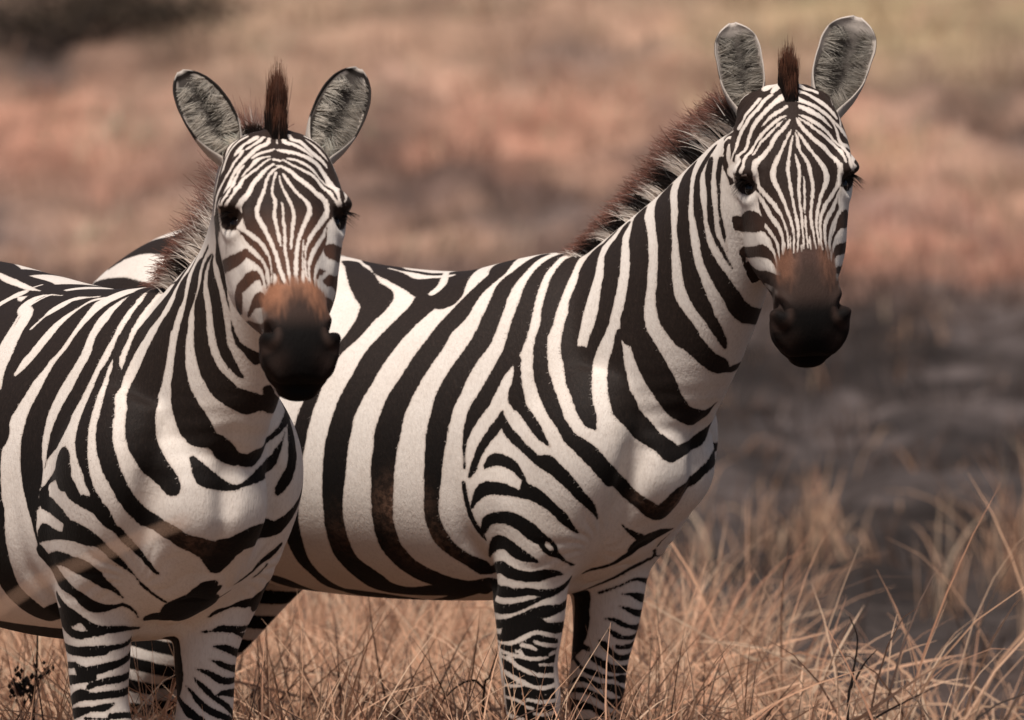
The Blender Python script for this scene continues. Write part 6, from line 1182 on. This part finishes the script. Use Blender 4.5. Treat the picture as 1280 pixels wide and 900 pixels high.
def straw(rng, n, dark=.15):
    a = np.array([.74, .44, .28]); b = np.array([.80, .62, .45]); c = np.array([.60, .30, .185]); d = np.array([.10, .062, .048])
    w = rng.dirichlet((1.2, .8, 1.1), n)
    col = w[:, :1] * a + w[:, 1:2] * b + w[:, 2:] * c
    k = rng.uniform(size=n) < dark
    col[k] = d * rng.uniform(.6, 1.8, (k.sum(), 1))
    return col * rng.uniform(.75, 1.15, (n, 1))

def meadow():
    rng = np.random.default_rng(5)
    Ps, Ws, Cs = [], [], []
    def put(x, y, nb, hm, spread, dark, wid=.0058, curl=1.1, lmax=.55):
        n = nb
        root = np.stack([x + rng.normal(size=n) * spread, y + rng.normal(size=n) * spread, np.zeros(n)], 1)
        root[:, 2] = terrain_z(root[:, 0], root[:, 1])
        h = hm * rng.uniform(.45, 1.1, n)
        a = blades(rng, root, h, rng.uniform(0, 2 * np.pi, n), np.abs(rng.normal(size=n)) * lmax * .6, rng.gamma(1.5, curl / 2, n), wid * rng.uniform(.5, 1.25, n), straw(rng, n, dark))
        Ps.append(a[0]); Ws.append(a[1]); Cs.append(a[2])
    for q in range(1250):                                   # the mat between and behind the legs
        y = rng.uniform(-.9, 5.0); x = rng.uniform(-1.5, 1.5) * (20 + y) / 20
        right = sstep(x, .30, .85)
        if rng.uniform() < .945 * right or (right > .5 and y > 2.6): continue
        put(x, y, 22, rng.uniform(.36, .60) * (1 - .24 * right), .055, .14 + .16 * right, .0060, 1.8, .65)
    for q in range(62):                                    # loose tufts on the right, their blades falling over
        y = rng.uniform(-.6, 3.0); x = .34 + .92 * rng.uniform() ** 1.5
        put(x, y, 9, rng.uniform(.42, .78), .045, .12, .0072, 4.2, .6)
    for q in range(14):                                     # a few drawn-out stems bending over
        y = rng.uniform(.2, 2.0); x = rng.uniform(.60, .95)
        put(x, y, 4, rng.uniform(.66, .86), .04, .10, .0058, 2.4, .5)
    for q in range(120):                                    # broken stems lying about
        y = rng.uniform(-.8, 2.2); x = rng.uniform(-1.2, .75)
        a = blades(rng, np.stack([x + rng.normal(size=5) * .1, y + rng.normal(size=5) * .1, rng.uniform(.05, .34, 5)], 1), rng.uniform(.15, .4, 5), rng.uniform(0, 6.28, 5), rng.uniform(.9, 1.6, 5), rng.uniform(-.2, .5, 5), rng.uniform(.004, .008, 5), straw(rng, 5, .1) * 1.1)
        Ps.append(a[0]); Ws.append(a[1]); Cs.append(a[2])
    for x, y, nb, hm, sp in ((.90, 11, 34, .34, .06), (.98, 11.5, 18, .26, .05), (1.46, 10, 26, .46, .04), (1.20, 8.5, 10, .36, .03), (1.38, 7, 10, .40, .03), (.74, 12, 12, .25, .05)):
        put(x, y, nb, hm, sp, .05, .007, .8, .35)         # single tufts left standing on the burn
    for q in range(30):                                    # thinner stand behind, out of focus
        y = rng.uniform(5.5, 16); x = rng.uniform(-1.6, 1.6) * (20 + y) / 20
        put(x, y, 10, rng.uniform(.2, .42), .10, .5, .006)
    for q in range(240):                                    # charred stubble on the burn
        y = rng.uniform(5.5, 32); x = rng.uniform(-1.0, 1.5) * (20 + y) / 20
        put(x, y, 9, rng.uniform(.08, .24), rng.uniform(.04, .12), .85, .008, 1.2, .7)
    # one stem close to the lens side, arching from the left
    P = cr([(-1.05, -8, 0), (-.92, -8, .60), (-.78, -8, .95), (-.60, -8, 1.113), (-.48, -8, 1.175), (-.380, -8, 1.215)], 3)
    P = P[np.linspace(0, len(P) - 1, 8).astype(int)][None]
    Ps.append(P); Ws.append(np.full((1, 8), .0042)); Cs.append(np.tile(np.array([.45, .27, .18]), (1, 8, 1)))
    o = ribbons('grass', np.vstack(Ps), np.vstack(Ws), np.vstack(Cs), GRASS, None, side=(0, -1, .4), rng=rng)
    tag(o, 'dry straw-coloured grass around the legs of the zebras', 'grass', kind='stuff')
meadow()

def far_tufts():
    rng = np.random.default_rng(9)
    Ps, Ws, Cs = [], [], []
    for q in range(1500):
        y = rng.uniform(16, 46); y = y if y > 30 or rng.uniform() < .18 else rng.uniform(31, 46); x = rng.uniform(-1.45, 1.45) * (20 + y) / 20
        n = 9; s = rng.uniform(.10, .22)
        root = np.stack([x + rng.normal(size=n) * s, y + rng.normal(size=n) * s, np.zeros(n)], 1); root[:, 2] = terrain_z(root[:, 0], root[:, 1])
        c = ground_colour(np.array([x]), np.array([y]))[0]
        col = np.clip(c[None] * rng.uniform(.9, 2.1) + np.array([.04, .024, .016]), 0, .6) * rng.uniform(.8, 1.2, (n, 1))
        a = blades(rng, root, rng.uniform(.06, .26, n), rng.uniform(0, 6.28, n), np.abs(rng.normal(size=n)) * .4, rng.gamma(1.5, .5, n), np.full(n, .011), col, 5)
        Ps.append(a[0]); Ws.append(a[1]); Cs.append(a[2])
    o = ribbons('hillside_grass', np.vstack(Ps), np.vstack(Ws), np.vstack(Cs), GRASS, None, rng=rng)
    tag(o, 'patchy grass tussocks on the far burnt slope', 'grass', kind='stuff')
far_tufts()

# ------------------------------------------------------------------ shrub far up the slope
def shrub(x0, y0, w, h, label):
    rng = np.random.default_rng(31)
    z0 = float(terrain_z(x0, y0))
    root = bpy.data.objects.new('dry_shrub', None); COL.objects.link(root); root.location = (x0, y0, z0)
    tag(root, label, 'shrub')
    B = Parts(); tips = []
    for k in range(16):
        a = rng.uniform(-1, 1); pts = [np.array([rng.normal() * .05, rng.normal() * .05, -.05])]
        d = np.array([a * w * .55, rng.normal() * .15, h * rng.uniform(.5, .95)])
        for q in range(1, 5): pts.append(pts[0] + d * q / 4 + rng.normal(size=3) * .035)
        B.tube([(*p_, .016 * (1 - .18 * i), .016 * (1 - .18 * i)) for i, p_ in enumerate(pts)], 3, 6)
        tips += [pts[2], pts[3], pts[4], pts[4]]
    mesh_obj('branches', np.vstack(B.v), B.f, m_weed, root)
    n = 2600; c = np.array(tips)[rng.integers(0, len(tips), n)] + rng.normal(size=(n, 3)) * [w * .10, .12, h * .14]
    c[:, 2] = np.maximum(c[:, 2], .02)
    d = rng.normal(size=(n, 3)); d /= np.linalg.norm(d, axis=1)[:, None]
    t = np.linspace(-1, 1, 3)
    P = c[:, None] + d[:, None] * (.022 * t)[None, :, None]
    col = np.array([.045, .036, .026]) * rng.uniform(.5, 1.7, (n, 1)) + np.array([.02, .012, .006]) * rng.uniform(0, 1, (n, 1))
    ribbons('foliage', P, np.tile([.006, .02, .006], (n, 1)), np.repeat(col[:, None], 3, 1), GRASS, root, rng=rng)

# ------------------------------------------------------------------ dark weeds
m_weed, nt, p, L = mat('weed_stem'); p.inputs['Base Color'].default_value = (.030, .019, .015, 1); p.inputs['Roughness'].default_value = .8
WEED_A = [([(-0.06, 0.25, 0.0),(-0.057, 0.25, 0.378),(-0.044, 0.25, 0.433),(-0.029, 0.25, 0.481)],0.0042),([(-0.054, 0.25, 0.406),(-0.076, 0.25, 0.425),(-0.108, 0.25, 0.413),(-0.139, 0.25, 0.381),(-0.162, 0.25, 0.338)],0.003)]
WEED_B = [([(-0.947, 0.3, 0.0),(-0.95, 0.3, 0.358),(-0.945, 0.3, 0.422),(-0.942, 0.3, 0.493),(-0.943, 0.3, 0.549)],0.0048),([(-0.948, 0.3, 0.374),(-0.969, 0.3, 0.403),(-0.981, 0.3, 0.422)],0.002),([(-0.945, 0.3, 0.422),(-0.927, 0.3, 0.441),(-0.911, 0.3, 0.457)],0.002)]
WEED_BH = [(-0.978, 0.3, 0.422, 26, 0.012), (-0.959, 0.3, 0.4, 20, 0.012), (-0.985, 0.3, 0.396, 14, 0.01), (-0.927, 0.3, 0.441, 12, 0.01)]
WEED_C = [([(0.657, 0.1, 0.0),(0.66, 0.1, 0.365),(0.668, 0.1, 0.436),(0.679, 0.1, 0.515),(0.663, 0.1, 0.562)],0.004),([(0.667, 0.1, 0.421),(0.692, 0.1, 0.468),(0.717, 0.1, 0.496)],0.003)]
def weed(paths, label, heads=()):
    B = Parts()
    for pts, r in paths:
        st = [(*q, r * (1 - .75 * i / (len(pts) - 1)), r * (1 - .75 * i / (len(pts) - 1))) for i, q in enumerate(pts)]
        B.tube(st, 5, 6)
    root = bpy.data.objects.new('dry_weed', None); COL.objects.link(root)
    o = Vector((paths[0][0][0][0], paths[0][0][0][1], 0)); root.location = o
    tag(root, label, 'weed')
    mesh_obj('stem', np.vstack(B.v) - np.array(o), B.f, m_weed, root)
    if heads:
        rng = np.random.default_rng(4); H_ = Parts()
        for (x, y, z, n, s) in heads:
            for k in range(n):
                c = np.array([x, y, z]) + rng.normal(size=3) * s
                H_.ball(c, (rng.uniform(.003, .006), rng.uniform(.003, .006), rng.uniform(.004, .008)), None, 6)
        mesh_obj('seed_head', np.vstack(H_.v) - np.array(o), H_.f, m_weed, root)
weed(WEED_A, 'dark dead stem arching over to the left beside a zebra foreleg')
weed(WEED_B, 'upright dark weed with crumbly seed heads under the striped belly', WEED_BH)
weed(WEED_C, 'short forked dark twig sticking up out of the grass')
shrub(-2.62, 42.6, 1.5, .42, 'dark blurred shrub on the slope far behind the zebras')
